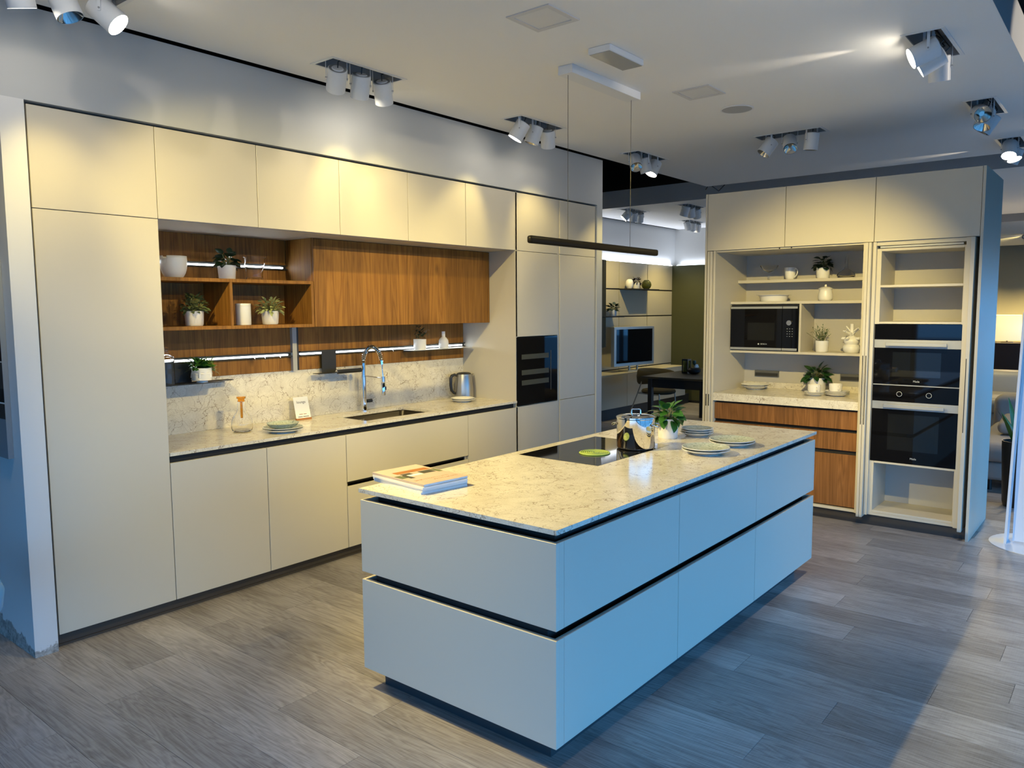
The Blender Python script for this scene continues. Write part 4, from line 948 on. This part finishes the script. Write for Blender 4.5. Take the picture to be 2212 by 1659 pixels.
# ================================================================== CEILING THINGS
def head_geo():
    pass
LAMPW = 1.0
def fixture(name, cx, cy, ax, heads, label, small=False):
    t = thing(name, (cx, cy, ZC), label, 'spotlight', 'recessed triple spotlights')
    def bx(mb, u0, u1, v0, v1, z0, z1): return mb.box(cx + u0, cx + u1, cy + v0, cy + v1, z0, z1) if ax == 'x' else mb.box(cx + v0, cx + v1, cy + u0, cy + u1, z0, z1)
    mb = MB(); h = .12; w = .004
    bx(mb, -HL + .001, HL - .001, -HW + .001, -HW + w, ZC + .001, ZC + h); bx(mb, -HL + .001, HL - .001, HW - w, HW - .001, ZC + .001, ZC + h)
    bx(mb, -HL + .001, -HL + w, -HW + w, HW - w, ZC + .001, ZC + h); bx(mb, HL - w, HL - .001, -HW + w, HW - w, ZC + .001, ZC + h); bx(mb, -HL + .001, HL - .001, -HW + .001, HW - .001, ZC + h, ZC + h + w)
    mb.build('housing', M['housing'], t)
    tr = MB(); o = .018; z0, z1 = ZC - .003, ZC - .0005
    bx(tr, -HL - o, HL + o, -HW - o, -HW + .002, z0, z1); bx(tr, -HL - o, HL + o, HW - .002, HW + o, z0, z1); bx(tr, -HL - o, -HL + .002, -HW + .002, HW - .002, z0, z1); bx(tr, HL - .002, HL + o, -HW + .002, HW - .002, z0, z1)
    tr.build('trim', M['lampwhite'], t)
    rail = MB(); bx(rail, -HL + .005, HL - .005, -.01, .01, ZC + .075, ZC + .085); rail.build('mounting_rail', M['anthracite'], t)
    for k, hd in enumerate(heads):
        if hd is None: continue
        d, watts, ang = hd[0], hd[1], hd[2]
        u = (k - 1) * .175; p = Vector((cx + u, cy, ZC - .075)) if ax == 'x' else Vector((cx, cy + u, ZC - .075))
        d = d.normalized(); side = d.cross(Vector((0, 0, 1)))
        side = side.normalized() if side.length > .05 else Vector((1, 0, 0))
        r = .0555
        a, b = p - d * .058, p + d * .076
        lit = watts > 0
        bd = MB().tube([a, a + d * .004, b - d * .001, b], [r - .006, r, r, r - .0015], 28, cap=False).build('spot_head', M['lampwhite'], t)
        MB().tube([a + d * .0005, a + d * .003], [r - .005, r - .004], 28).build('back_disc', M['housing'], bd)
        MB().tube([a + d * -.004, a + d * .0004], [r * .55, r * .62], 24).build('heat_sink', M['lampwhite'], bd)
        if lit: MB().tube([b - d * .010, b - d * .006], [r - .006, r - .004], 28).build('lens', M['lensOn'], bd)
        else: MB().tube([b - d * .0015, b - d * .02, b - d * .05], [r - .004, r * .72, r * .28], 28, cap=False).tube([b - d * .052, b - d * .05], [r * .28, r * .28], 16).build('reflector', M['reflector'], bd)
        for s in (-1, 1):
            br = MB(); q = p + side * (r + .005) * s; q2 = Vector((q.x, q.y, ZC + .076)); f2 = side.cross(Vector((0, 0, 1))).normalized() * .007
            e = side * .0012; dn = Vector((0, 0, -.012))
            br.add([q - f2 - e + dn, q + f2 - e + dn, q + f2 + e + dn, q - f2 + e + dn, q2 - f2 - e, q2 + f2 - e, q2 + f2 + e, q2 - f2 + e], [(0, 3, 2, 1), (4, 5, 6, 7), (0, 1, 5, 4), (1, 2, 6, 5), (2, 3, 7, 6), (3, 0, 4, 7)])
            ba = br.build('bracket_arm', M['lampwhite'], bd)
            MB().tube([p + side * (r - .001) * s, p + side * (r + .009) * s], .0042, 10).build('screw', M['housing'], bd)
        c0 = a - d * .001; c1 = p + Vector((0, 0, .14)) + (Vector((.05, 0, 0)) if ax == 'x' else Vector((0, .05, 0)))
        MB().tube([c0, c0 - d * .03 + Vector((0, 0, .01)), (c0 + c1) / 2 + Vector((.015, -.015, .02)), c1], .0032, 6).build('cable', M['blackplastic'], bd)
        if lit:
            l = bpy.data.lights.new('spot_light', 'SPOT'); l.energy = watts * LAMPW; l.color = hd[3] if len(hd) > 3 else WARM; l.spot_size = math.radians(ang); l.spot_blend = .8; l.shadow_soft_size = .022
            lo = bpy.data.objects.new('spot_light', l); COL.objects.link(lo); lo.parent = bd
            lo.location = (b + d * .004) - bd_off(bd); lo.rotation_euler = d.to_track_quat('-Z', 'Y').to_euler()
    return t
def bd_off(o):
    v = Vector((0, 0, 0)); p = o.parent
    while p: v += p.location; p = p.parent
    return v
def to(src, dst): return Vector(dst) - Vector(src)
def at(key, k, dst):
    cx, cy, ax = {**FIX, **FIX2, **FIX3}[key]; p = Vector((cx + (k - 1) * .175, cy, ZC - .075)) if ax == 'x' else Vector((cx, cy + (k - 1) * .175, ZC - .075))
    return Vector(dst) - p
W1, W2, WL = 19, 168, 100
fixture('spotlight_fixture', *FIX['A'], [(at('A', 0, (.35, 0, 1.3)), W1 * 1.6, 64), (aim(.35, -.85, .1), 0, 60), (at('A', 2, (1.75, -2.0, .9)), 640, 74)], 'triple spotlight above the tall cabinet, one lens glaring')
fixture('spotlight_fixture', *FIX['B'], [(aim(-.25, -.66, .70), 0, 60), (aim(-.2, -.80, .55), W1, 64), (aim(0, -.74, .66), W1, 64)], 'triple spotlight above the open wooden shelf')
fixture('spotlight_fixture', *FIX['C'], [(aim(-.50, -.85, .12), W1 * 1.3, 60), (aim(-.3, -.9, .15), 0, 50), (aim(.05, -.82, .56), W1 * 1.8, 76)], 'triple spotlight in front of the wine cooler column')
fixture('spotlight_fixture', *FIX['L'], [(at('L', 0, (1.0, .5, 1.0)), WL * .7, 60), (at('L', 1, (2.3, .45, 1.35)), WL * 1.5, 56), (at('L', 2, (3.6, .2, 1.5)), WL * 2.0, 40)], 'triple spotlight above the tall cabinet, outside the top left of the picture')
fixture('spotlight_fixture', *FIX['D'], [(aim(.05, -.8, -.6), 0, 50), (aim(.25, -.9, .2), 0, 50), (at('D', 2, (4.45, .0, 1.25)), 60, 58)], 'triple spotlight near the dark ceiling gap')
fixture('spotlight_fixture', *FIX['E0'], [(at('E0', 0, (1.0, .2, .75)), W2 * 1.2, 44), (at('E0', 1, (2.3, .45, 1.1)), W2 * 1.1, 42), (at('E0', 2, (5.1, -1.95, 1.25)), W2 * 3.2, 44)], 'triple spotlight near the raft edge, just outside the top of the picture')
fixture('spotlight_fixture', *FIX['E'], [(at('E', 0, (1.9, .3, 1.35)), W2 * .6, 52), (at('E', 1, (2.8, .4, 1.1)), W2, 44), (at('E', 2, (4.3, -3.05, 0)), 105, 84, NEUT)], 'large triple spotlight at the right with two glaring lenses')
fixture('spotlight_fixture', *FIX['E1'], [(at('E1', 0, (2.75, -2.05, .9)), 170, 24, NEUT), (at('E1', 1, (-.2, -1.7, 0)), 75, 56, NEUT), (aim(0, -1, .1), 0, 50)], 'added triple spotlight near the raft edge, above and left of the camera view')  # unseen fixture in line with the row, added to brighten floor and plates
fixture('spotlight_fixture', *FIX['F'], [(aim(-.3, -.4, -.8), 0, 50), (aim(-.35, -.85, -.1), 0, 50), (aim(-.4, -.75, .35), 0, 50)], 'unlit triple spotlight above the ovens')
fixture('spotlight_fixture', *FIX['G'], [(aim(-.05, -.96, .2), 0, 50), (aim(-.15, -.75, -.6), 0, 50), (aim(-.58, -.8, .05), 0, 50)], 'unlit triple spotlight in front of the coffee niche top cabinets')
fixture('spotlight_fixture', *FIX['H'], [(at('H', 0, (5.45, -3.16, 1.3)), 60, 70), (at('H', 1, (5.9, -4.0, 0)), 110, 80, NEUT), (aim(-.2, -.85, .4), 0, 50)], 'triple spotlight at the right picture edge behind the ovens')
fixture('spotlight_fixture', *FIX2['I'], [(aim(-.7, -.7, .1), 60, 60), (aim(.0, -.8, .6), 0, 50), (at('I', 2, (9.5, 2.4, 1.0)), 100, 90)], 'triple spotlight in the back room over the television')
fixture('spotlight_fixture', *FIX2['J'], [(aim(-.2, -.85, .4), 0, 50), (aim(.2, -.8, .5), 0, 50), (aim(.2, -.8, .5), 0, 50)], 'triple spotlight in the back room nearest the freestanding unit')
fixture('spotlight_fixture', *FIX2['K'], [(aim(.3, -.85, .2), 0, 50), (at('K', 1, (10.8, 2.4, .8)), 100, 90), (aim(.0, -.8, .5), 0, 50)], 'triple spotlight in the back room by the green wall')
fixture('spotlight_fixture', *FIX2['M'], [(at('M', 0, (7.4, -3.2, .4)), 150, 60), (at('M', 1, (9.6, -3.0, .4)), 130, 60), (at('M', 2, (11.9, -2.5, .9)), 60, 50)], 'added unseen triple spotlight that brightens the lounge sofa')  # added fill for sofa and armchair, hidden behind the freestanding unit
fixture('spotlight_fixture', *FIX3['N'], [(at('N', 0, (20.5, -3.2, 1.6)), 1500, 90), (at('N', 1, (20.5, -1.8, 1.4)), 1500, 90), (aim(0, -1, .1), 0, 50)], 'added triple spotlight that brightens the far lounge wall')  # added fixture, there to warm and brighten the far lounge wall
# flush square panels
def cpanel(cx, cy, lb):
    t = thing('ceiling_panel', (cx, cy, ZC - .006), lb, 'ceiling panel', 'square ceiling panels')
    a = .128; i = .1
    MB().box(cx - a, cx + a, cy - a, cy - i, ZC - .006, ZC - .0005).box(cx - a, cx + a, cy + i, cy + a, ZC - .006, ZC - .0005).box(cx - a, cx - i, cy - i, cy + i, ZC - .006, ZC - .0005).box(cx + i, cx + a, cy - i, cy + i, ZC - .006, ZC - .0005).build('frame', M['panelframe'], t)
    B(cx - i + .0005, cx + i - .0005, cy - i + .0005, cy + i - .0005, ZC - .003, ZC - .0005).build('diffuser', M['paneldiff'], t)
cpanel(1.688, -1.722, 'square flush ceiling panel nearest the camera'); cpanel(3.382, -1.725, 'square flush ceiling panel beside the round loudspeaker')
t = thing('emergency_light', (2.38, -1.713, ZC - .036), 'flat white emergency light box between the two square ceiling panels', 'light')
B(2.2, 2.56, -1.782, -1.642, ZC - .034, ZC - .0005, .003).build('housing', M['lampwhite'], t)
B(2.208, 2.552, -1.776, -1.648, ZC - .037, ZC - .0345).build('cover', M['panelgrey'] if False else mat('emergency_cover', (.45, .45, .43), .15), t)
t = thing('ceiling_speaker', (3.955, -1.74, ZC - .006), 'round flush loudspeaker in the ceiling', 'speaker')
MB().lathe([(.104, 0), (.112, -.002), (.115, -.0005), (.115, .0035), (.104, .0035), (.104, 0)], (3.955, -1.74, ZC - .004), 44, cap=(False, False)).build('rim', M['lampwhite'], t)
MB().lathe([(0, 0), (.1035, 0), (.1035, .002), (0, .002)], (3.955, -1.74, ZC - .004), 44).build('grille', mat('speaker_grille', (.42, .43, .44), .8), t)
# pendant bar
t = thing('pendant_light', (2.74, -1.385, 2.02), 'long black bar pendant light on two thin cables above the island', 'lamp')
B(2.35, 3.13, -1.436, -1.334, ZC - .05, ZC - .0005, .002).build('canopy', M['lampwhite'], t)
MB().rbox(2.005, 3.458, -1.404, -1.366, 2.027, 2.070, .012, 3).build('bar', M['barblack'], t)
for x in (2.38, 3.097): MB().tube([(x, -1.385, 2.069), (x, -1.385, ZC - .05)], .0016, 6).build('cable', M['blackplastic'], t)
# loose cable in the dark gap
one('loose_cable', MB().tube([(7.2, .02, 3.05), (7.25, .0, 3.12), (7.4, -.05, 3.05), (7.55, -.08, 3.16), (7.6, -.1, 3.4), (7.6, -.1, 4.301)], .006, 8), M['blackplastic'], 'black cable hanging in the dark ceiling gap', 'cable')

# light that spills sideways out of two tilted heads and grazes the ceiling
def spill(loc, dst, w, ang):
    l = bpy.data.lights.new('lens_spill', 'SPOT'); l.energy = w; l.color = NEUT; l.spot_size = math.radians(ang); l.spot_blend = 1.0; l.shadow_soft_size = .01
    lo = bpy.data.objects.new('lens_spill', l); COL.objects.link(lo); lo.location = loc; lo.rotation_euler = (Vector(dst) - Vector(loc)).to_track_quat('-Z', 'Y').to_euler()
spill((3.20, -3.005, 3.00), (3.12, -2.30, 3.06), 26, 20)
spill((6.74, -3.01, 3.00), (6.83, -2.15, 3.06), 26, 20)

# ================================================================== BACK ROOM
t = thing('wall_panelling', (10.1, 2.51, 0), 'sand coloured wall panelling with black joints behind the television', 'panelling')
B(8.0, 11.158, 2.518, 2.529, 0, 2.42).build('backing', M['black'], t)
for x0, x1 in ((8.0, 8.43), (8.45, 9.343), (9.357, 10.258), (10.272, 11.15)):
    for z0, z1 in ((.05, .683), (.70, 1.532), (1.552, 1.968), (1.99, 2.415)):
        B(x0, x1, 2.500, 2.518, z0, z1, .001).build('panel', M['sand'], t)
for x0, x1, z, lb in ((9.36, 10.26, 1.968, 'upper black wall shelf carrying three ornaments'), (8.45, 9.14, 1.532, 'lower black wall shelf carrying a plant pot')):
    one('wall_shelf', B(x0, x1, 2.27, 2.4995, z, z + .018, .001), M['black'], lb, 'shelf', 'black wall shelves')
t = thing('sideboard', (9.4, 2.3, .0), 'low sand coloured sideboard below the television', 'sideboard')
B(7.9, 10.8, 2.06, 2.4985, .17, .665).build('carcass', M['sand'], t); B(7.9, 10.82, 2.045, 2.4985, .666, .684, .001).build('top', M['sand'], t)
for x0, x1 in ((7.9, 8.85), (8.853, 9.85), (9.853, 10.8)): B(x0 + .002, x1 - .002, 2.04, 2.0595, .175, .66, .001).build('door', M['sand'], t)
B(7.95, 11.1, 2.12, 2.4985, .0, .1695).build('plinth', M['anthracite'], t)
t = thing('television', (9.3, 2.2, .685), 'silver framed television on the sideboard', 'television')
rz = -.10
tv = [(-.52, .52, -.03, .03, .10, .72)]
Mt = Matrix.Translation((9.28, 2.19, .685)) @ Matrix.Rotation(rz, 4, 'Z')
MB().box(-.53, .53, -.03, .035, .085, .70, .004).xf(Mt).build('frame', M['tvsilver'], t)
MB().box(-.475, .475, -.033, -.030, .135, .66).xf(Mt).build('screen', M['bglass'], t)
MB().box(-.25, .25, -.09, .1, 0, .012).box(-.12, -.09, -.01, .01, .012, .085).box(.09, .12, -.01, .01, .012, .085).xf(Mt).build('stand', M['tvsilver'], t)
one('oval_vase', MB().lathe([(0, 0), (.035, 0), (.055, .03), (.062, .08), (.055, .125), (.035, .148), (.0, .152)], (9.47, 2.38, 1.9863), 32), M['white'], 'egg-shaped pale vase on the upper black wall shelf', 'vase')
plant('potted_plant', (9.68, 2.38, 1.9863), 'purple-leaved plant in a white pot on the upper black wall shelf', pot_profile(.055, .062, .10), M['white'], M['darkred'], .06, .04, 40, .09, .16, .05, -.3, 1.2, False, False, 31)
one('ball_vase', MB().lathe([(0, 0), (.04, 0), (.072, .03), (.082, .07), (.072, .115), (.045, .142), (.04, .15), (.036, .15), (.04, .142), (.066, .112), (.076, .07), (.066, .034), (0, .01)], (10.02, 2.38, 1.9863), 36), M['olglass'], 'round olive glass vase on the upper black wall shelf', 'vase')
plant('potted_plant', (8.96, 2.37, 1.5503), 'dark plant in a small white pot on the lower black wall shelf', pot_profile(.052, .06, .10), M['white'], M['leafdark'], .07, .05, 34, .09, .17, .06, -.2, 1.2, False, True, 33)
# dark hanging textile at the wall edge
mb = MB(); n = 10
for k in range(n): mb.box(8.49 + k * .012, 8.502 + k * .012, 2.27 + .012 * (k % 2), 2.29 + .012 * (k % 2), 1.08, 2.40)
one('dark_curtain', mb, M['olive'], 'narrow dark hanging curtain at the left of the wall panelling', 'curtain')
# dining table and chair
t = thing('dining_table', (8.65, .4, 0), 'dark wooden dining table in the back room', 'table')
B(7.79, 9.58, -.7, 1.20, .722, .75, .002).build('table_top', M['tablewood'], t)
MB().box(7.86, 9.5, 1.10, 1.12, .60, .7215).box(7.86, 7.88, -.6, 1.1, .60, .7215).box(9.48, 9.5, -.6, 1.1, .60, .7215).box(7.86, 9.5, -.62, -.6, .60, .7215).build('apron', M['blackplastic'], t)
for x, y in ((7.87, 1.09), (9.46, 1.09), (7.87, -.6), (9.46, -.6)): B(x - .03, x + .03, y - .03, y + .03, .0085 if y < .9 else 0, .7215, .002).build('leg', M['blackplastic'], t)
B(9.44, 9.48, -.6, 1.06, .16, .19).build('stretcher', M['blackplastic'], t)
t = thing('dining_chair', (8.85, 1.52, 0), 'upholstered dark olive chair with thin metal legs at the dining table', 'chair')
MB().lathe([(0, .40), (.20, .40), (.245, .415), (.255, .44), (.24, .465), (.19, .475), (0, .478)], (8.85, 1.50, 0), 36).build('seat', M['chairfab'], t)
bk = MB(); NA = 20; vs = []; fs = []
for k in range(NA + 1):
    a = -.55 + (PI + 1.1) * k / NA; h = .185 * math.sin(PI * k / NA) ** .35 if 0 < k < NA else .03
    for j in range(8):
        q = 2 * PI * j / 8; rr = .30 + .028 * math.cos(q); vs.append((8.85 + rr * math.cos(a) * 1.0, 1.50 + rr * math.sin(a), .655 + (h * .5 + .02) * math.sin(q)))
for k in range(NA):
    for j in range(8): fs.append((k * 8 + j, k * 8 + (j + 1) % 8, (k + 1) * 8 + (j + 1) % 8, (k + 1) * 8 + j))
fs += [tuple(range(8))[::-1], tuple(NA * 8 + j for j in range(8))]
bk.add(vs, fs, True); bk.build('backrest', M['chairfab'], t)
for sx in (-1, 1):
    MB().tube([(8.85 + .26 * sx, 1.33, .0), (8.85 + .24 * sx, 1.36, .42)], .009, 10).build('leg', M['tvsilver'], t)
    MB().tube([(8.85 + .30 * sx, 1.86, .0), (8.85 + .27 * sx, 1.70, .42), (8.85 + .29 * sx, 1.62, .60)], .009, 10).build('leg', M['tvsilver'], t)
MB().tube([(8.85 - .24, 1.36, .40), (8.85 - .27, 1.70, .42), (8.85 + .27, 1.70, .42), (8.85 + .24, 1.36, .40)], .008, 8).build('seat_frame', M['tvsilver'], t)
t = thing('table_lantern', (8.6, .93, .7505), 'dark boxy lantern standing on the dining table', 'lantern')
MB().box(8.55, 8.66, .885, .975, .7505, .77).box(8.55, 8.66, .885, .975, .93, .95).box(8.55, 8.562, .885, .897, .77, .93).box(8.648, 8.66, .885, .897, .77, .93).box(8.55, 8.562, .963, .975, .77, .93).box(8.648, 8.66, .963, .975, .77, .93).build('frame', M['blackplastic'], t)
B(8.565, 8.645, .90, .96, .771, .929).build('glass', M['olglass'], t)
t = thing('flower_bowl', (8.53, .775, .7505), 'black bowl with dark tulip and white blossoms on the dining table', 'vase')
MB().lathe([(0, 0), (.05, 0), (.09, .03), (.095, .06), (.075, .085), (0, .085)], (8.53, .775, .7505), 32).build('bowl', M['blackplastic'], t)
MB().lathe([(0, .12), (.02, .13), (.028, .16), (.022, .19), (0, .185)], (8.53, .775, .7505), 12).tube([(8.53, .775, .83), (8.53, .775, .875)], .004, 6).build('tulip', M['leafdark'], t)
for k in range(6): MB().lathe([(0, 0), (.018, .004), (.022, .014), (.012, .024), (0, .022)], (8.52 + .015 * k, .745 + .012 * (k % 3), .835 + .012 * (k % 3)), 10).build('blossom', M['white'], t)
one('rug', B(7.6, 9.9, -.9, .95, .0005, .008), M['chairfab'], 'dark textured rug under the dining table', 'rug')
# cove light above the panelling
t = thing('cove_light', (9.6, 2.5, 2.425), 'white cove light strip above the wall panelling', 'light strip')
B(8.0, 11.15, 2.502, 2.526, 2.4205, 2.43).build('strip', M['led'], t)
for loc, sz, rot in (((9.57, 2.49, 2.44), 3.1, 0), ((11.27, 1.6, 2.44), 1.6, PI / 2)):
    l = bpy.data.lights.new('cove', 'AREA'); l.shape = 'RECTANGLE'; l.size = sz; l.size_y = .03; l.energy = 3.2 * sz; l.color = (.80, .86, 1.0)
    lo = bpy.data.objects.new('cove', l); COL.objects.link(lo); lo.parent = t; lo.location = Vector(loc) - t.location; lo.rotation_euler = (PI * .92, 0, rot)
B(11.27, 11.2999, .3, 2.48, 2.4205, 2.43).build('strip', M['led'], t)

# ================================================================== LOUNGE BEYOND THE UNIT
t = thing('sofa', (7.6, -3.9, 0), 'grey fabric sofa corner seen past the freestanding unit', 'sofa')
MB().rbox(6.60, 8.6, -4.6, -2.86, .10, .27, .05).build('base', M['sofa'], t)
MB().rbox(6.55, 8.2, -4.6, -2.88, .271, .45, .07).build('seat_cushion', M['sofa'], t)
MB().rbox(8.201, 8.6, -4.6, -2.86, .271, .72, .08).build('backrest', M['sofa'], t)
for x, y in ((6.7, -3.05), (8.5, -3.05)): MB().tube([(x, y, 0), (x, y, .13)], .02, 10).build('leg', M['blackplastic'], t)
one('throw_pillow', MB().rbox(-.20, .20, -.18, .18, -.06, .06, .055).xf(Matrix.Translation((7.25, -3.22, .545)) @ Matrix.Rotation(-.15, 4, 'Y')), M['sofa'], 'grey square pillow lying on the sofa seat', 'pillow')
t = thing('armchair', (9.6, -3.0, 0), 'beige leather armchair behind the grey sofa', 'armchair')
MB().rbox(9.1, 10.4, -3.6, -2.5, .10, .42, .08).build('base', M['sofa2'], t); MB().rbox(9.05, 10.0, -3.55, -2.55, .42, .60, .08).build('seat_cushion', M['sofa2'], t); MB().rbox(10.0, 10.4, -3.6, -2.5, .42, .85, .08).build('backrest', M['sofa2'], t)
t = thing('low_cabinet', (11.9, -2.4, 0), 'dark brown cabinet behind the armchair', 'cabinet')
B(11.6, 12.2, -3.3, -1.9, .12, 1.14, .003).build('body', M['darkred'], t)
for y in (-3.2, -2.0): B(11.65, 11.7, y - .025, y + .025, 0, .12).build('leg', M['blackplastic'], t); B(12.1, 12.15, y - .025, y + .025, 0, .12).build('leg', M['blackplastic'], t)
t = thing('table_lamp', (11.95, -2.52, 1.1402), 'table lamp with a glowing white shade on the dark cabinet', 'lamp')
MB().lathe([(0, 0), (.08, 0), (.08, .01), (.012, .015), (.012, .05), (0, .05)], (0, 0, 0), 24).build('base', M['blackplastic'], t, False)
MB().lathe([(.19, .03), (.17, .40)], (0, 0, 0), 40, cap=(False, False)).build('shade', M['shade'], t, False).modifiers.new('thick', 'SOLIDIFY').thickness = .003
l = bpy.data.lights.new('bulb', 'POINT'); l.energy = 25; l.color = (1, .75, .4); l.shadow_soft_size = .05; lo = bpy.data.objects.new('bulb', l); COL.objects.link(lo); lo.parent = t; lo.location = (0, 0, .52)
t = thing('snake_plant', (6.12, -3.315, 0), 'tall snake plant in a dark pot beside the sofa', 'plant')
MB().lathe(pot_profile(.10, .12, .55, soil=.03), (0, 0, 0), 28).build('pot', M['blackplastic'], t, False); MB().lathe([(.114, .519), (0, .523)], (0, 0, 0), 20).build('soil', M['soil'], t, False)
me = leaf_mesh(.42, .05, M['leaf'], droop=.12)
for k in range(9):
    o = bpy.data.objects.new('leaf', me); COL.objects.link(o); o.parent = t; o.matrix_local = leaf_mat4(Vector((.03 * math.cos(k), .03 * math.sin(k), .5)), k * 1.9, 1.15 + .08 * (k % 4), 0, .8 + .06 * (k % 4))
t = thing('display_stand', (4.93, -3.60, 0), 'white display stand with a semicircular base at the right picture edge', 'stand')
MB().prism([(4.93 + .30 * math.cos(a), -3.585 + .30 * math.sin(a)) for a in [-.3 + (2 * PI) * k / 40 for k in range(40)]], 'z', .0005, .006).build('base', M['standwhite'], t)
MB().prism([(-3.385, .006), (-3.40, .006), (-3.44, 1.62), (-3.425, 1.62)], 'x', 4.84, 4.98).build('upright', M['standwhite'], t)
B(4.90, 4.92, -3.80, -3.43, .02, 1.62).build('board', M['standwhite'], t)
# canvas print on the pillar side
t = thing('canvas_print', (-.135, .5, .965), 'canvas print of shelves and a white mug on the side of the pillar', 'picture')
B(-.140, -.116, .085, .95, .965, 1.90).build('canvas', mat('canvas_grey', (.22, .24, .26), .7), t)
for y0, y1, z0, z1, m in ((.085, .95, 1.60, 1.90, 'paper'), (.085, .95, 1.43, 1.60, 'darkred'), (.085, .95, 1.425, 1.432, 'paper'), (.085, .95, 1.30, 1.425, 'plinth'), (.085, .95, 1.235, 1.30, 'black'), (.085, .95, 1.228, 1.235, 'paper'), (.085, .95, 1.155, 1.228, 'plinth')):
    B(-.1405, -.1401, y0, y1, z0, z1).build('print', M[m], t)
MB().tube([(-.1407, .21, 1.30), (-.1407, .165, 1.305), (-.1407, .15, 1.285), (-.1407, .165, 1.26), (-.1407, .21, 1.245)], .004, 6).build('print', M['paper'], t)
# blue shell chair at the left picture edge
t = thing('shell_chair', (-.62, -.52, 0), 'light blue plastic shell chair cut by the left picture edge', 'chair')
MB().lathe([(0, .40), (.10, .40), (.18, .43), (.225, .49), (.235, .56), (.22, .60), (.215, .60), (.225, .555), (.215, .495), (.17, .44), (0, .412)], (-.62, -.52, 0), 40).build('seat_shell', M['bluechair'], t)
for k in range(4):
    a = PI / 4 + k * PI / 2; MB().tube([(-.62 + .06 * math.cos(a), -.52 + .06 * math.sin(a), .405), (-.62 + .19 * math.cos(a), -.52 + .19 * math.sin(a), 0)], .011, 10).build('leg', M['alu'], t)

# ================================================================== FURTHER LAMPS OF THE SHOWROOM (high ceiling over the shop window zone)
def high_spot(loc, dst, w, ang, lb, col=NEUT):
    t = thing('track_spotlight', loc, lb, 'spotlight', 'track spotlights over the window zone'); d = (Vector(dst) - Vector(loc)).normalized()
    MB().tube([-d * .16, -d * .02], .05, 24).build('spot_head', M['lampwhite'], t, False)
    MB().tube([Vector((0, 0, .0)) - d * .1, Vector((0, 0, 4.3 - loc[2])) - d * .1], .008, 8).build('stem', M['lampwhite'], t, False)
    l = bpy.data.lights.new('spot_light', 'SPOT'); l.energy = w; l.color = col; l.spot_size = math.radians(ang); l.spot_blend = .4; l.shadow_soft_size = .015
    lo = bpy.data.objects.new('spot_light', l); COL.objects.link(lo); lo.parent = t; lo.rotation_euler = d.to_track_quat('-Z', 'Y').to_euler()
high_spot((-.6, -5.3, 3.18), (.5, 0, 2.7), 150, 28, 'track spotlight above the window zone, left one, behind the camera')
high_spot((4.6, -5.3, 3.18), (2.8, 0, 2.7), 150, 28, 'track spotlight above the window zone, right one, behind the camera')
